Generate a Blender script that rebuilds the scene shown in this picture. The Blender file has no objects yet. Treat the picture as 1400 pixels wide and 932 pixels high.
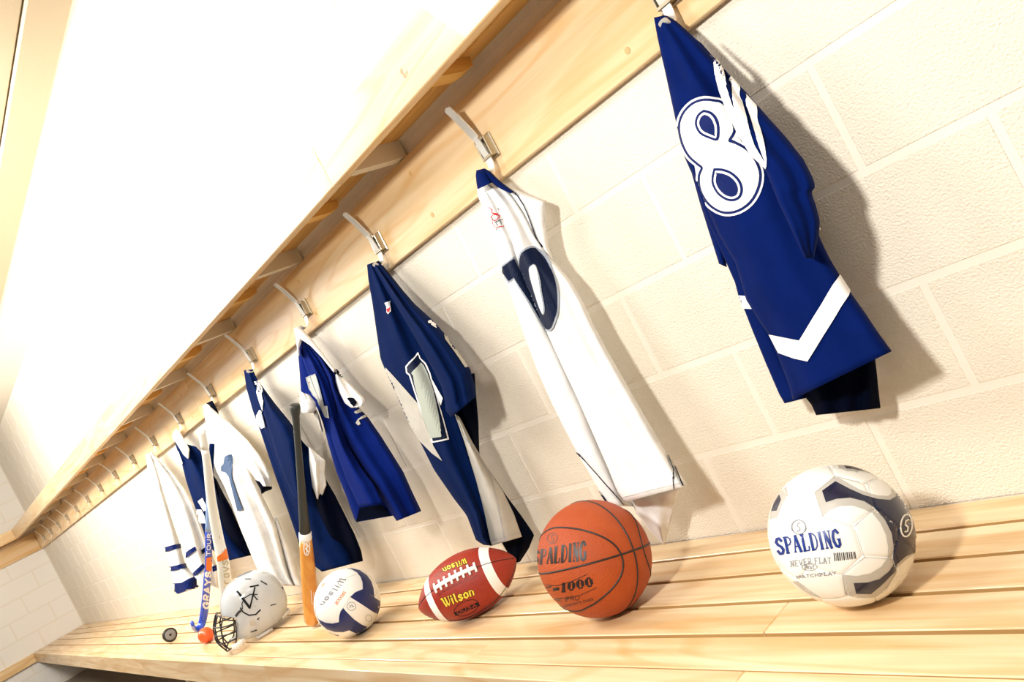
import bpy, bmesh, math, random
from mathutils import Vector, Matrix, Quaternion
from mathutils.bvhtree import BVHTree

# ------------------------------------------------------------------ camera
F = 1104.1376                                   # focal length in pixels of a 1400 px wide frame
CAM = Vector((0.82682, -1.35890, 0.63640))
YAW, PITCH, ROLL = 0.8806, -0.0036, -0.4811
_f = Vector((-math.sin(YAW)*math.cos(PITCH), math.cos(YAW)*math.cos(PITCH), math.sin(PITCH)))
_r = Vector((math.cos(YAW), math.sin(YAW), 0)); _u = _r.cross(_f)
RT = math.cos(ROLL)*_r + math.sin(ROLL)*_u
UP = -math.sin(ROLL)*_r + math.cos(ROLL)*_u
FW = _f
cd = bpy.data.cameras.new('camera'); cam = bpy.data.objects.new('camera', cd)
bpy.context.scene.collection.objects.link(cam)
cd.sensor_fit = 'HORIZONTAL'; cd.sensor_width = 36; cd.lens = F*36/1400; cd.clip_start = .02
m3 = Matrix((RT, UP, -FW)).transposed()
cam.matrix_world = Matrix.Translation(CAM) @ m3.to_4x4()
bpy.context.scene.camera = cam

# ------------------------------------------------------------------ world, lights, exposure
sc = bpy.context.scene
sc.view_settings.view_transform = 'Standard'; sc.view_settings.look = 'None'
sc.view_settings.gamma = 1; sc.view_settings.use_curve_mapping = False
sc.view_settings.exposure = -0.30
w = bpy.data.worlds.new('world'); sc.world = w; w.use_nodes = True
w.node_tree.nodes['Background'].inputs[0].default_value = (1, .92, .80, 1)
w.node_tree.nodes['Background'].inputs[1].default_value = 0.34
def area(name, loc, target, size, power, color=(1, .97, .92), sy=None):
    d = bpy.data.lights.new(name, 'AREA'); d.size = size; d.energy = power; d.color = color
    if sy: d.shape = 'RECTANGLE'; d.size_y = sy
    o = bpy.data.objects.new(name, d); sc.collection.objects.link(o); o.location = loc
    o.rotation_euler = (Vector(target)-Vector(loc)).to_track_quat('-Z', 'Y').to_euler()
    return o
area('key_lamp', (.30, -1.85, 1.42), (-.1, 0, .5), .15, 53)
area('ceiling_strip', (-4.6, -1.5, 2.12), (-4.9, 0, 1.2), 5.5, 310, sy=.5)
area('ceiling_lamp', (-1.3, -1.5, 2.15), (-1.4, 0, .9), .8, 45)
area('ceiling_lamp', (.9, -1.0, 2.15), (.9, -.3, 0), .7, 12)

# ------------------------------------------------------------------ helpers
C = sc.collection
ZB = .0077                                      # bench top
def ray(px):
    return (FW + RT*((px[0]-700)/F) - UP*((px[1]-466)/F)).normalized()
def at(px, Y):                                  # pixel -> point on the vertical plane y = Y
    d = ray(px); return CAM + d*((Y-CAM.y)/d.y)
def atz(px, Z):
    d = ray(px); return CAM + d*((Z-CAM.z)/d.z)
def depth(P): return (Vector(P)-CAM).dot(FW)
def K(o, s):                                    # converter of traced crop coordinates into photograph pixels
    return lambda pts: [(o[0]+x/s, o[1]+y/s) for x, y in pts]
def tag(o, label=None, cat=None, group=None, kind=None):
    if label: o['label'] = label
    if cat: o['category'] = cat
    if group: o['group'] = group
    if kind: o['kind'] = kind
    return o
def empty(name, loc, label, cat, group=None, rot=None):
    o = bpy.data.objects.new(name, None); C.objects.link(o); o.location = loc; o.empty_display_size = .05
    if rot: o.rotation_euler = rot
    return tag(o, label, cat, group)
def inv_parent(o, parent):
    if parent:
        o.parent = parent
        M = Matrix.Translation(parent.location) @ parent.rotation_euler.to_matrix().to_4x4() if parent.parent is None else None
        if M is None:
            pp = parent.parent
            M = Matrix.Translation(pp.location) @ pp.rotation_euler.to_matrix().to_4x4() @ parent.matrix_parent_inverse @ Matrix.Translation(parent.location)
        o.matrix_parent_inverse = M.inverted()
def mesh(name, verts, faces, mat, parent=None, smooth=False):
    me = bpy.data.meshes.new(name); me.from_pydata([tuple(v) for v in verts], [], faces); me.update()
    if mat: me.materials.append(mat)
    if smooth:
        for p in me.polygons: p.use_smooth = True
    o = bpy.data.objects.new(name, me); C.objects.link(o); inv_parent(o, parent)
    return o
def frombm(name, bm, mat, parent=None, smooth=False):
    me = bpy.data.meshes.new(name); bm.to_mesh(me); bm.free()
    me.materials.append(mat)
    if smooth:
        for p in me.polygons: p.use_smooth = True
    o = bpy.data.objects.new(name, me); C.objects.link(o); inv_parent(o, parent)
    return o
def boxbm(bm, x0, x1, y0, y1, z0, z1, bev=0):
    vs = [bm.verts.new(v) for v in [(x0,y0,z0),(x1,y0,z0),(x1,y1,z0),(x0,y1,z0),(x0,y0,z1),(x1,y0,z1),(x1,y1,z1),(x0,y1,z1)]]
    fs = [bm.faces.new([vs[i] for i in q]) for q in [(0,3,2,1),(4,5,6,7),(0,1,5,4),(1,2,6,5),(2,3,7,6),(3,0,4,7)]]
    if bev:
        es = list({e for f in fs for e in f.edges})
        bmesh.ops.bevel(bm, geom=es, offset=bev, segments=1, affect='EDGES', profile=.5)
def box(name, x0, x1, y0, y1, z0, z1, mat, parent=None, bev=0):
    bm = bmesh.new(); boxbm(bm, x0, x1, y0, y1, z0, z1, bev); return frombm(name, bm, mat, parent)
def tube(bm, pts, rad, n=8, closed=False, flat=None):
    """swept tube; rad float or list; flat = (width vector, k) squashes the section"""
    pts = [Vector(p) for p in pts]; N = len(pts); rings = []
    up0 = None
    for i, p in enumerate(pts):
        a = pts[(i-1) % N] if (closed or i > 0) else p
        b = pts[(i+1) % N] if (closed or i < N-1) else p
        t = (b-a).normalized()
        if up0 is None:
            up0 = t.orthogonal().normalized() if flat is None else (flat[0]-t*flat[0].dot(t)).normalized()
        else: up0 = (up0 - t*up0.dot(t)).normalized()
        s = t.cross(up0); r = rad[i] if isinstance(rad, (list, tuple)) else rad
        kf = flat[1] if flat else 1
        rings.append([bm.verts.new(p + up0*(math.cos(q)*r) + s*(math.sin(q)*r*kf)) for q in [2*math.pi*j/n for j in range(n)]])
    R_ = range(N) if closed else range(N-1)
    for i in R_:
        A, B = rings[i], rings[(i+1) % N]
        for j in range(n): bm.faces.new([A[j], A[(j+1) % n], B[(j+1) % n], B[j]])
    if not closed:
        bm.faces.new(rings[0][::-1]); bm.faces.new(rings[-1])
def ctube(name, pts, rad, mat, parent=None, n=8, closed=False, flat=None):
    bm = bmesh.new(); tube(bm, pts, rad, n, closed, flat); return frombm(name, bm, mat, parent, True)
def spline(pts, n):                             # Catmull-Rom through 2-D or 3-D points
    P = [Vector(p) for p in pts]; out = []; N = len(P)
    for i in range(N-1):
        a = P[max(i-1, 0)]; b = P[i]; c = P[i+1]; d = P[min(i+2, N-1)]
        for j in range(n):
            t = j/n
            out.append(.5*((2*b)+(c-a)*t+(2*a-5*b+4*c-d)*t*t+(3*b-a-3*c+d)*t**3))
    out.append(P[-1]); return out
def resample(pts, n):
    P = [Vector(p) for p in pts]; L = [0]
    for a, b in zip(P, P[1:]): L.append(L[-1]+(b-a).length)
    out = []; k = 0
    for i in range(n):
        s = L[-1]*i/(n-1)
        while k < len(P)-2 and L[k+1] < s: k += 1
        d = L[k+1]-L[k]; out.append(P[k].lerp(P[k+1], 0 if d == 0 else (s-L[k])/d))
    return out

# ------------------------------------------------------------------ materials
def mat(name, col, rough=.6, metal=0, var=0, noise=None, bump=None, spec=.5, sheen=0, coat=0, trans=0):
    """col linear rgb; noise=(scale xyz, col2, detail, lo, hi); bump=(scale, strength, kind)"""
    m = bpy.data.materials.new(name); m.use_nodes = True; nt = m.node_tree; b = nt.nodes['Principled BSDF']
    b.inputs['Base Color'].default_value = (*col, 1); b.inputs['Roughness'].default_value = rough
    b.inputs['Metallic'].default_value = metal; b.inputs['Specular IOR Level'].default_value = spec
    b.inputs['Sheen Weight'].default_value = sheen; b.inputs['Coat Weight'].default_value = coat
    if trans: b.inputs['Subsurface Weight'].default_value = trans
    N, L = nt.nodes.new, nt.links.new
    geo = N('ShaderNodeNewGeometry')
    def mapping(sc_):
        mp = N('ShaderNodeMapping'); mp.inputs['Scale'].default_value = sc_; L(geo.outputs['Position'], mp.inputs[0]); return mp
    cs = None
    if noise:
        sc_, c2, det, lo, hi = noise; mp = mapping(sc_)
        oi = N('ShaderNodeObjectInfo'); ad = N('ShaderNodeVectorMath'); ad.operation = 'ADD'
        mu = N('ShaderNodeMath'); mu.operation = 'MULTIPLY'; mu.inputs[1].default_value = 37 if var else 0
        L(oi.outputs['Random'], mu.inputs[0]); L(mp.outputs[0], ad.inputs[0]); L(mu.outputs[0], ad.inputs[1])
        nz = N('ShaderNodeTexNoise'); nz.inputs['Scale'].default_value = 1; nz.inputs['Detail'].default_value = det
        nz.inputs['Distortion'].default_value = .6
        L(ad.outputs[0], nz.inputs['Vector'])
        rp = N('ShaderNodeValToRGB'); rp.color_ramp.elements[0].position = lo; rp.color_ramp.elements[1].position = hi
        rp.color_ramp.elements[0].color = (*col, 1); rp.color_ramp.elements[1].color = (*c2, 1)
        L(nz.outputs[0], rp.inputs[0]); cs = rp.outputs[0]
    if var:
        if cs is None:
            rgb = N('ShaderNodeRGB'); rgb.outputs[0].default_value = (*col, 1); cs = rgb.outputs[0]
        oi2 = N('ShaderNodeObjectInfo'); mr = N('ShaderNodeMapRange')
        mr.inputs[3].default_value = 1-var; mr.inputs[4].default_value = 1+var
        L(oi2.outputs['Random'], mr.inputs[0]); hs = N('ShaderNodeHueSaturation')
        L(mr.outputs[0], hs.inputs['Value']); L(cs, hs.inputs['Color']); cs = hs.outputs[0]
    if cs is not None: L(cs, b.inputs['Base Color'])
    if bump:
        sc_, st, dist = bump; mp = mapping((sc_, sc_, sc_) if not isinstance(sc_, tuple) else sc_)
        nz = N('ShaderNodeTexNoise'); nz.inputs['Scale'].default_value = 1; nz.inputs['Detail'].default_value = 4
        L(mp.outputs[0], nz.inputs['Vector'])
        bp = N('ShaderNodeBump'); bp.inputs['Strength'].default_value = st; bp.inputs['Distance'].default_value = dist
        L(nz.outputs[0], bp.inputs['Height']); L(bp.outputs[0], b.inputs['Normal'])
    return m
def wood(name, c1, c2, axis='x', rough=.32, coat=.25, var=.06):
    s = {'x': (1.6, 26, 26), 'y': (26, 1.6, 26), 'z': (26, 26, 1.6)}[axis]
    m = mat(name, c1, rough, var=var, noise=(s, c2, 5, .38, .72), bump=((s[0]*3, s[1]*6, s[2]*6), .08, .002), coat=coat)
    # growth-ring figure on top of the streaks
    nt = m.node_tree; b = nt.nodes['Principled BSDF']; N, L = nt.nodes.new, nt.links.new
    src = b.inputs['Base Color'].links[0].from_socket
    geo = N('ShaderNodeNewGeometry'); mp = N('ShaderNodeMapping'); mp.inputs['Scale'].default_value = {'x': (.55, 4, 4), 'y': (4, .55, 4), 'z': (4, 4, .55)}[axis]
    oi = N('ShaderNodeObjectInfo'); mu = N('ShaderNodeMath'); mu.operation = 'MULTIPLY'; mu.inputs[1].default_value = 19
    ad = N('ShaderNodeVectorMath'); ad.operation = 'ADD'
    L(geo.outputs['Position'], mp.inputs[0]); L(oi.outputs['Random'], mu.inputs[0]); L(mp.outputs[0], ad.inputs[0]); L(mu.outputs[0], ad.inputs[1])
    nz = N('ShaderNodeTexNoise'); nz.inputs['Scale'].default_value = 1; nz.inputs['Detail'].default_value = 2; L(ad.outputs[0], nz.inputs[0])
    wv = N('ShaderNodeMath'); wv.operation = 'MULTIPLY'; wv.inputs[1].default_value = 60; L(nz.outputs[0], wv.inputs[0])
    sn = N('ShaderNodeMath'); sn.operation = 'SINE'; L(wv.outputs[0], sn.inputs[0])
    rp = N('ShaderNodeMapRange'); rp.inputs[1].default_value = .55; rp.inputs[2].default_value = 1; rp.inputs[3].default_value = 0; rp.inputs[4].default_value = .55
    L(sn.outputs[0], rp.inputs[0])
    mx = N('ShaderNodeMix'); mx.data_type = 'RGBA'; mx.blend_type = 'MULTIPLY'
    mx.inputs['B'].default_value = (.90, .74, .54, 1)
    L(rp.outputs[0], mx.inputs[0]); L(src, mx.inputs['A']); L(mx.outputs['Result'], b.inputs['Base Color'])
    return m
M = {}
M['wood'] = wood('maple', (.83, .62, .37), (.71, .46, .20))
M['wood_y'] = wood('maple_across', (.82, .59, .32), (.72, .46, .19), 'y')
M['bench'] = wood('maple_bench', (.84, .65, .41), (.64, .39, .16), rough=.38, coat=.18, var=.05)
M['edge'] = mat('slat_edge_shade', (.46, .26, .09), .55, noise=((2, 40, 40), (.56, .34, .13), 3, .3, .7))
M['shelf_slat'] = wood('shelf_slat_wood', (.80, .50, .17), (.70, .40, .11), rough=.5, coat=0)  # orange tint stands in for warm light bounced under the shelf
M['cleat'] = wood('cleat_wood', (.80, .48, .13), (.70, .38, .08), 'y', rough=.5, coat=0)  # same maple, with the boards' warm interreflection put into the colour
M['plug'] = mat('plug', (.62, .38, .15), .5)
M['knot'] = mat('knot', (.50, .24, .12), .5, noise=((90, 90, 90), (.85, .6, .38), 3, .4, .6))
M['paint'] = mat('wall_paint', (.845, .775, .65), .5, noise=((3, 3, 3), (.825, .75, .62), 3, .3, .7), bump=(230, .8, .0045))
M['mortar'] = mat('mortar', (.84, .77, .66), .6, bump=(120, .3, .002))
M['bracket'] = mat('bracket_paint', (.70, .62, .47), .55, bump=(120, .2, .001))
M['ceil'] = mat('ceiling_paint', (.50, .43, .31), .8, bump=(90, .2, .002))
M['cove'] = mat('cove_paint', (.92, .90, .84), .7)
M['endwall'] = mat('end_wall_paint', (.88, .84, .77), .6, bump=(120, .3, .002))
M['floor'] = mat('floor_tile', (.20, .17, .14), .45, noise=((5, 5, 5), (.26, .22, .18), 4, .3, .7))
M['steel'] = mat('brushed_steel', (.80, .77, .70), .38, metal=.55, bump=((60, 60, 600), .1, .001))
M['plate'] = mat('hook_plate', (.45, .38, .27), .35, metal=.8)
def cloth(name, c, rough=.85, sheen=.01, c2=None):
    return mat(name, c, rough, noise=((14, 14, 14), c2 or tuple(x*.82 for x in c), 3, .35, .7), bump=(900, .35, .0006), spec=.04, sheen=sheen)
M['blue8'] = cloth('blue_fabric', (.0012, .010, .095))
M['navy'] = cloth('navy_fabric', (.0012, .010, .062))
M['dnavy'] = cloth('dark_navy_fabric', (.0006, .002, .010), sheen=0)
M['royal'] = cloth('royal_fabric', (.002, .012, .13))
M['white'] = cloth('white_fabric', (.90, .89, .87), sheen=.1)
M['silver'] = cloth('silver_fabric', (.52, .49, .43), sheen=.1)
M['p_white'] = mat('print_white', (.92, .91, .89), .55, spec=.12, bump=(700, .3, .0005))
M['p_navy'] = mat('print_navy', (.002, .007, .03), .55, spec=.12)
M['p_blue'] = mat('print_blue', (.0012, .010, .095), .6, spec=.12)
M['p_steel'] = mat('print_steel_blue', (.07, .11, .2), .6, spec=.12)
M['p_grey'] = mat('print_grey', (.34, .37, .42), .55, spec=.12)
M['p_silver'] = mat('print_silver', (.42, .45, .39), .55, spec=.12, bump=(500, .3, .0006))
M['p_black'] = mat('print_black', (.012, .012, .014), .5, spec=.12)
M['p_red'] = mat('print_red', (.62, .03, .04), .5, spec=.12)
M['ball_white'] = mat('ball_leather_white', (.88, .86, .80), .28, bump=(260, .12, .001), coat=.3)
M['ball_navy'] = mat('ball_navy', (.004, .007, .034), .3, coat=.3)
M['ball_grey'] = mat('ball_grey', (.50, .47, .42), .35, coat=.2)
M['ink_blue'] = mat('ink_blue', (.01, .035, .22), .35)
M['ink_grey'] = mat('ink_grey', (.25, .26, .28), .4)
M['core'] = mat('ball_core', (.30, .28, .24), .7)
M['orange'] = mat('basketball_leather', (.47, .072, .004), .55, noise=((12, 12, 12), (.40, .055, .003), 3, .3, .7), bump=(420, .9, .0022))
M['rubber'] = mat('black_rubber', (.018, .012, .010), .45)
M['fb'] = mat('football_leather', (.37, .028, .008), .45, noise=((14, 14, 14), (.29, .018, .006), 3, .3, .7), bump=(500, .7, .0016))
M['fb_red'] = mat('football_tip_leather', (.43, .028, .012), .42, bump=(500, .7, .0016))
M['lace'] = mat('lace', (.92, .90, .86), .5)
M['yellow'] = mat('ink_yellow', (.85, .62, .05), .45)
M['vb_blue'] = mat('volleyball_blue', (.012, .022, .115), .38, bump=(700, .25, .0008))
M['vb_white'] = mat('volleyball_white', (.90, .88, .82), .4, bump=(700, .15, .0008))
M['ink_orange'] = mat('ink_orange', (.80, .25, .08), .4)
M['hel'] = mat('helmet_shell', (.53, .55, .56), .16, coat=.8, spec=.6)
M['cage'] = mat('cage_black', (.02, .02, .025), .3)
M['pad'] = mat('helmet_padding', (.80, .78, .74), .7)
M['dark'] = mat('dark_hole', (.03, .028, .026), .7)
M['grip'] = mat('bat_grip', (.035, .036, .030), .5, bump=((500, 500, 90), .5, .001))
M['batwood'] = wood('bat_wood', (.78, .36, .07), (.66, .26, .04), 'z', rough=.3, coat=.5)
M['stick_w'] = mat('stick_white', (.88, .86, .76), .35, coat=.3)
M['stick_b'] = mat('stick_blue', (.03, .09, .60), .3, coat=.4)
M['stick_lb'] = mat('stick_light_blue', (.30, .45, .75), .35, coat=.3)
M['stick_o'] = mat('stick_orange', (.90, .20, .02), .35)
M['gold'] = mat('ink_gold', (.55, .42, .20), .4)
M['ball_or'] = mat('ball_orange', (.90, .10, .015), .35, coat=.3)
M['puckr'] = mat('puck_rubber', (.015, .015, .015), .35, bump=(300, .3, .001))
M['puckf'] = mat('puck_face', (.22, .22, .22), .25)
# ------------------------------------------------------------------ room shell
XE = -9.889; XR = 2.2; ZF = -.44; ZC = 2.2486; YR = -3.0; B = .2032
wall = mesh('wall_back', [(XE-.1, .012, ZF), (XR, .012, ZF), (XR, .012, ZC), (XE-.1, .012, ZC), (XE-.1, .2, ZF), (XR, .2, ZF), (XR, .2, ZC), (XE-.1, .2, ZC)],
            [(0,1,2,3), (4,7,6,5), (0,4,5,1), (3,2,6,7), (0,3,7,4), (1,5,6,2)], M['mortar']); tag(wall, kind='structure')
# mortar bed sits 4 mm behind the block faces
wall.location.y = -.0107
def blockmesh(wd, ht, g=.0045, ch=.0035):
    x0, x1, z0, z1 = -wd/2+g, wd/2-g, -ht/2+g, ht/2-g
    v = [(x0,.02,z0),(x1,.02,z0),(x1,.02,z1),(x0,.02,z1),(x0,ch,z0),(x1,ch,z0),(x1,ch,z1),(x0,ch,z1),(x0+ch,0,z0+ch),(x1-ch,0,z0+ch),(x1-ch,0,z1-ch),(x0+ch,0,z1-ch)]
    f = []
    for a in (0, 4):
        for j in range(4): f.append((a+j, a+(j+1) % 4, a+4+(j+1) % 4, a+4+j))
    f.append((8, 9, 10, 11))
    me = bpy.data.meshes.new('block'); me.from_pydata(v, [], f); me.materials.append(M['paint']); return me
full = blockmesh(2*B, B)
cut = {}
def course(c, par, base_obj, xs, xe):
    n = 0; x = math.floor(xs/(2*B))*2*B - 2*B + (B if c % 2 else 0)
    while x < xe:
        a, b = max(x, xs), min(x+2*B, xe)
        if b-a > .03:
            if b-a > 2*B-1e-4: me = full
            else:
                k = round(b-a, 3)
                if k not in cut: cut[k] = blockmesh(k, B)
                me = cut[k]
            o = bpy.data.objects.new('block', me); C.objects.link(o); o.parent = par; o.matrix_parent_inverse = Matrix.Translation(-par.location)
            o.location = ((a+b)/2, 0, (c+.5)*B); n += 1
        x += 2*B
    return n
cnt = 0
for c in range(0, 11): cnt += course(c, wall, None, XE, .86 if c > 5 else 1.22)
# blocks under the bench and past the edge of the view, joined
def joined_blocks(name, rects, mk, mt, par):
    bm = bmesh.new()
    for r in rects:
        x0, x1, z0, z1 = r; mk(bm, x0, x1, z0, z1)
    o = frombm(name, bm, mt, par); o['kind'] = 'stuff'; return o
def fb_(bm, x0, x1, z0, z1, g=.0045, ch=.0035):
    x0 += g; x1 -= g; z0 += g; z1 -= g
    v = [bm.verts.new(p) for p in [(x0,.02,z0),(x1,.02,z0),(x1,.02,z1),(x0,.02,z1),(x0,ch,z0),(x1,ch,z0),(x1,ch,z1),(x0,ch,z1),(x0+ch,0,z0+ch),(x1-ch,0,z0+ch),(x1-ch,0,z1-ch),(x0+ch,0,z1-ch)]]
    for a in (0, 4):
        for j in range(4): bm.faces.new([v[a+j], v[a+(j+1) % 4], v[a+4+(j+1) % 4], v[a+4+j]])
    bm.faces.new(v[8:12])
rects = []
for c in list(range(-2, 0)):
    x = -25*2*B + (B if c % 2 else 0)
    while x < XR-.41: rects.append((max(x, XE), x+2*B, c*B, (c+1)*B)); x += 2*B
for c in range(0, 11):
    x = math.floor((.86 if c > 5 else 1.22)/(2*B))*2*B + (B if c % 2 else 0)
    st = .86 if c > 5 else 1.22
    while x < XR-.01:
        a, b = max(x, st), min(x+2*B, XR)
        if b-a > .03: rects.append((a, b, c*B, (c+1)*B))
        x += 2*B
joined_blocks('block_course', rects, fb_, M['paint'], wall)
# end wall with its own block courses
ew = mesh('wall_end', [(XE-.0008, .1, ZF), (XE-.0008, YR, ZF), (XE-.0008, YR, ZC), (XE-.0008, .1, ZC), (XE-.2, .1, ZF), (XE-.2, YR, ZF), (XE-.2, YR, ZC), (XE-.2, .1, ZC)],
          [(0,3,2,1), (4,5,6,7), (0,1,5,4), (3,7,6,2), (1,2,6,5), (0,4,7,3)], M['mortar']); tag(ew, kind='structure')
def ebk(bm, y0, y1, z0, z1, g=.0045, ch=.0035):
    y0 += g; y1 -= g; z0 += g; z1 -= g; X = XE
    v = [bm.verts.new(p) for p in [(X-.02,y1,z0),(X-.02,y0,z0),(X-.02,y0,z1),(X-.02,y1,z1),(X-ch,y1,z0),(X-ch,y0,z0),(X-ch,y0,z1),(X-ch,y1,z1),(X,y1-ch,z0+ch),(X,y0+ch,z0+ch),(X,y0+ch,z1-ch),(X,y1-ch,z1-ch)]]
    for a in (0, 4):
        for j in range(4): bm.faces.new([v[a+j], v[a+4+j], v[a+4+(j+1) % 4], v[a+(j+1) % 4]])
    bm.faces.new(v[8:12][::-1])
rects = []
for c in range(-2, 11):
    y = -(B if c % 2 else 2*B); e = 0
    while e > YR:
        rects.append((max(y, YR), e, c*B, (c+1)*B)); e = y; y -= 2*B
joined_blocks('block_course', rects, ebk, M['endwall'], ew)
tag(box('floor', XE-.2, XR, YR, .1, ZF-.1, ZF, M['floor']), kind='structure')
# ceiling: bright cove band along the wall, then dull concrete planks beyond it
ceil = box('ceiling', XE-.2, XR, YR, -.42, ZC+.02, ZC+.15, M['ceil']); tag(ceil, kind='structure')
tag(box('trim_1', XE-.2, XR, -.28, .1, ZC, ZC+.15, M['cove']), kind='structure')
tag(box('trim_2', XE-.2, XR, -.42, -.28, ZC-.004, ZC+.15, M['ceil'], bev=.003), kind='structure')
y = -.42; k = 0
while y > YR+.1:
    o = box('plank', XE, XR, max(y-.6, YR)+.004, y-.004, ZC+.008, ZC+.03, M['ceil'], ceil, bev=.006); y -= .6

# ------------------------------------------------------------------ wall shelf above the hooks
shelf = empty('wall_shelf', (0, 0, 1.194), 'long pale maple shelf with deep front board running above the coat hooks', 'shelf')
ZS = 1.242; YS = -.21
xs = [1.2, -.917, -3.05, -4.07, -6.3, -8.4, XE+.03]
for a, b in zip(xs, xs[1:]): box('fascia_board', b+.0006, a-.0006, YS, YS+.031, 1.192, 1.312, M['wood'], shelf, bev=.0025)
for i, (ya, yb) in enumerate([(-.006, -.061), (-.066, -.118), (-.123, -.1785)]):
    xx = [1.2, -.9-.5*i, -2.9-.4*i, -5.1+.3*i, -7.4-.2*i, XE+.006]
    for a, b in zip(xx, xx[1:]): box('slat', b+.0006, a-.0006, yb, ya, ZS, ZS+.02, M['shelf_slat'], shelf, bev=.002)
def prof(name, x, wd, pts, mt, par):            # extrude a (y, z) outline along x
    v = [(x-wd/2, y, z) for y, z in pts]+[(x+wd/2, y, z) for y, z in pts]; n = len(pts)
    f = [tuple(range(n)), tuple(range(2*n-1, n-1, -1))]+[(i, i+n, (i+1) % n+n, (i+1) % n) for i in range(n)]
    o = mesh(name, v, f, mt, par)
    bm = bmesh.new(); bm.from_mesh(o.data); bmesh.ops.recalc_face_normals(bm, faces=bm.faces); bm.to_mesh(o.data); bm.free(); return o
k = 0
while -.86-.752*k > XE+.1:
    prof('bracket', -.86-.752*k, .034, [(-.006, 1.1925), (-.1785, 1.1925), (-.1785, ZS-.0005), (-.006, ZS-.0005)], M['bracket'], shelf); k += 1
prof('bracket', -.108, .034, [(-.006, 1.1925), (-.1785, 1.1925), (-.1785, ZS-.0005), (-.006, ZS-.0005)], M['bracket'], shelf)
k = -1
while -.465-.752*k > XE+.1:
    prof('cleat', -.465-.752*k, .046, [(-.036, ZS-.0005), (-.040, ZS-.022), (-.075, ZS-.032), (-.1785, ZS-.032), (-.1785, ZS-.0005)], M['cleat'], shelf); k += 1
# the same shelf turning along the end wall
es = empty('wall_shelf', (XE, -1.6, 1.194), 'short continuation of the maple shelf along the far end wall, at the left edge', 'shelf')
box('fascia_board', XE+.178, XE+.209, YR, YS-.0006, 1.192, 1.312, M['wood_y'], es, bev=.0025)
for a, b in [(.006, .061), (.066, .118), (.123, .178)]: box('slat', XE+a, XE+b, YR, -.186, ZS, ZS+.02, M['wood_y'], es, bev=.002)

# ------------------------------------------------------------------ hook boards
HB = empty('hook_board', (0, 0, 1.08), 'long maple board screwed to the block wall below the shelf, carrying the coat hooks', 'board')
xs = [1.2, -3.15, -7.0, XE+.024]
for a, b in zip(xs, xs[1:]): box('plank', b+.0006, a-.0006, -.0215, -.0012, .9815, 1.190, M['wood'], HB, bev=.002)
def disc(name, x, z, r, mt, par, y=-.0216, n=16):
    bm = bmesh.new()
    vs = [bm.verts.new((x+math.cos(q)*r, y-.0012, z+math.sin(q)*r)) for q in [2*math.pi*i/n for i in range(n)]]
    v2 = [bm.verts.new((x+math.cos(q)*r*1.15, y, z+math.sin(q)*r*1.15)) for q in [2*math.pi*i/n for i in range(n)]]
    bm.faces.new(vs)
    for i in range(n): bm.faces.new([v2[i], v2[(i+1) % n], vs[(i+1) % n], vs[i]])
    bmesh.ops.recalc_face_normals(bm, faces=bm.faces); return frombm(name, bm, mt, par)
for x in [-.08, -.844, -1.66, -2.47, -3.28, -4.09, -4.9, -5.7, -6.5]:
    disc('plug', x, 1.022, .0062, M['plug'], HB); disc('plug', x, 1.146, .0062, M['plug'], HB)
eb = box('hook_board', XE+.001, XE+.0215, YR, -.022, .9815, 1.190, M['wood_y'], None, bev=.002)
tag(eb, 'maple board along the far end wall under the shelf, at the left edge', 'board')
tag(disc('knot', -.469, 1.248, .011, M['knot'], shelf, y=-.2101))

# ------------------------------------------------------------------ coat hooks
HX = [.046]+[-.537-.583*k for k in range(16)]
def hookmeshes():
    def strip(path, wd, th, rnd=True):
        P = spline(path, 6); bm = bmesh.new(); rows = []
        n = len(P)
        for i, q in enumerate(P):
            t = (P[min(i+1, n-1)]-P[max(i-1, 0)]).normalized(); nr = Vector((0, -t.z, t.y))
            s = i/(n-1); wk = wd/2
            if rnd: wk *= min(1, math.sqrt(max(.02, 1-(1-min(s, 1-s)*11)**2)) if min(s, 1-s)*11 < 1 else 1)
            rows.append([bm.verts.new(Vector((sx*wk, q.y, q.z))+nr*(sz*th/2)) for sx, sz in ((-1,-1), (1,-1), (1,1), (-1,1))])
        for a, b in zip(rows, rows[1:]):
            for j in range(4): bm.faces.new([a[j], a[(j+1) % 4], b[(j+1) % 4], b[j]])
        bm.faces.new(rows[0][::-1]); bm.faces.new(rows[-1])
        bmesh.ops.recalc_face_normals(bm, faces=bm.faces); return bm
    out = []
    out.append(('upper_arm', strip([(0, -.086, 1.176), (0, -.068, 1.140), (0, -.050, 1.098), (0, -.047, 1.085)], .022, .003), 'steel'))
    out.append(('lower_hook', strip([(0, -.047, 1.087), (0, -.043, 1.055), (0, -.040, 1.025), (0, -.047, 1.003), (0, -.059, .995), (0, -.069, 1.0), (0, -.075, 1.010)], .020, .003), 'steel'))
    bm = bmesh.new()                            # open box bracket: back plate and frame of four walls
    boxbm(bm, -.026, .026, -.027, -.0217, 1.028, 1.088, .002)
    boxbm(bm, .0155, .0195, -.042, -.026, 1.034, 1.084, .001); boxbm(bm, -.0195, -.0155, -.042, -.026, 1.034, 1.084, .001)
    boxbm(bm, -.0155, .0155, -.045, -.026, 1.078, 1.084, .0005); boxbm(bm, -.0155, .0155, -.045, -.026, 1.034, 1.040, .0005)
    out.append(('mount', bm, 'plate'))
    return out
res = []
for nm, bm, mt in hookmeshes():
    me = bpy.data.meshes.new(nm); bm.to_mesh(me); bm.free(); me.materials.append(M[mt]); res.append((nm, me))
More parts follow.
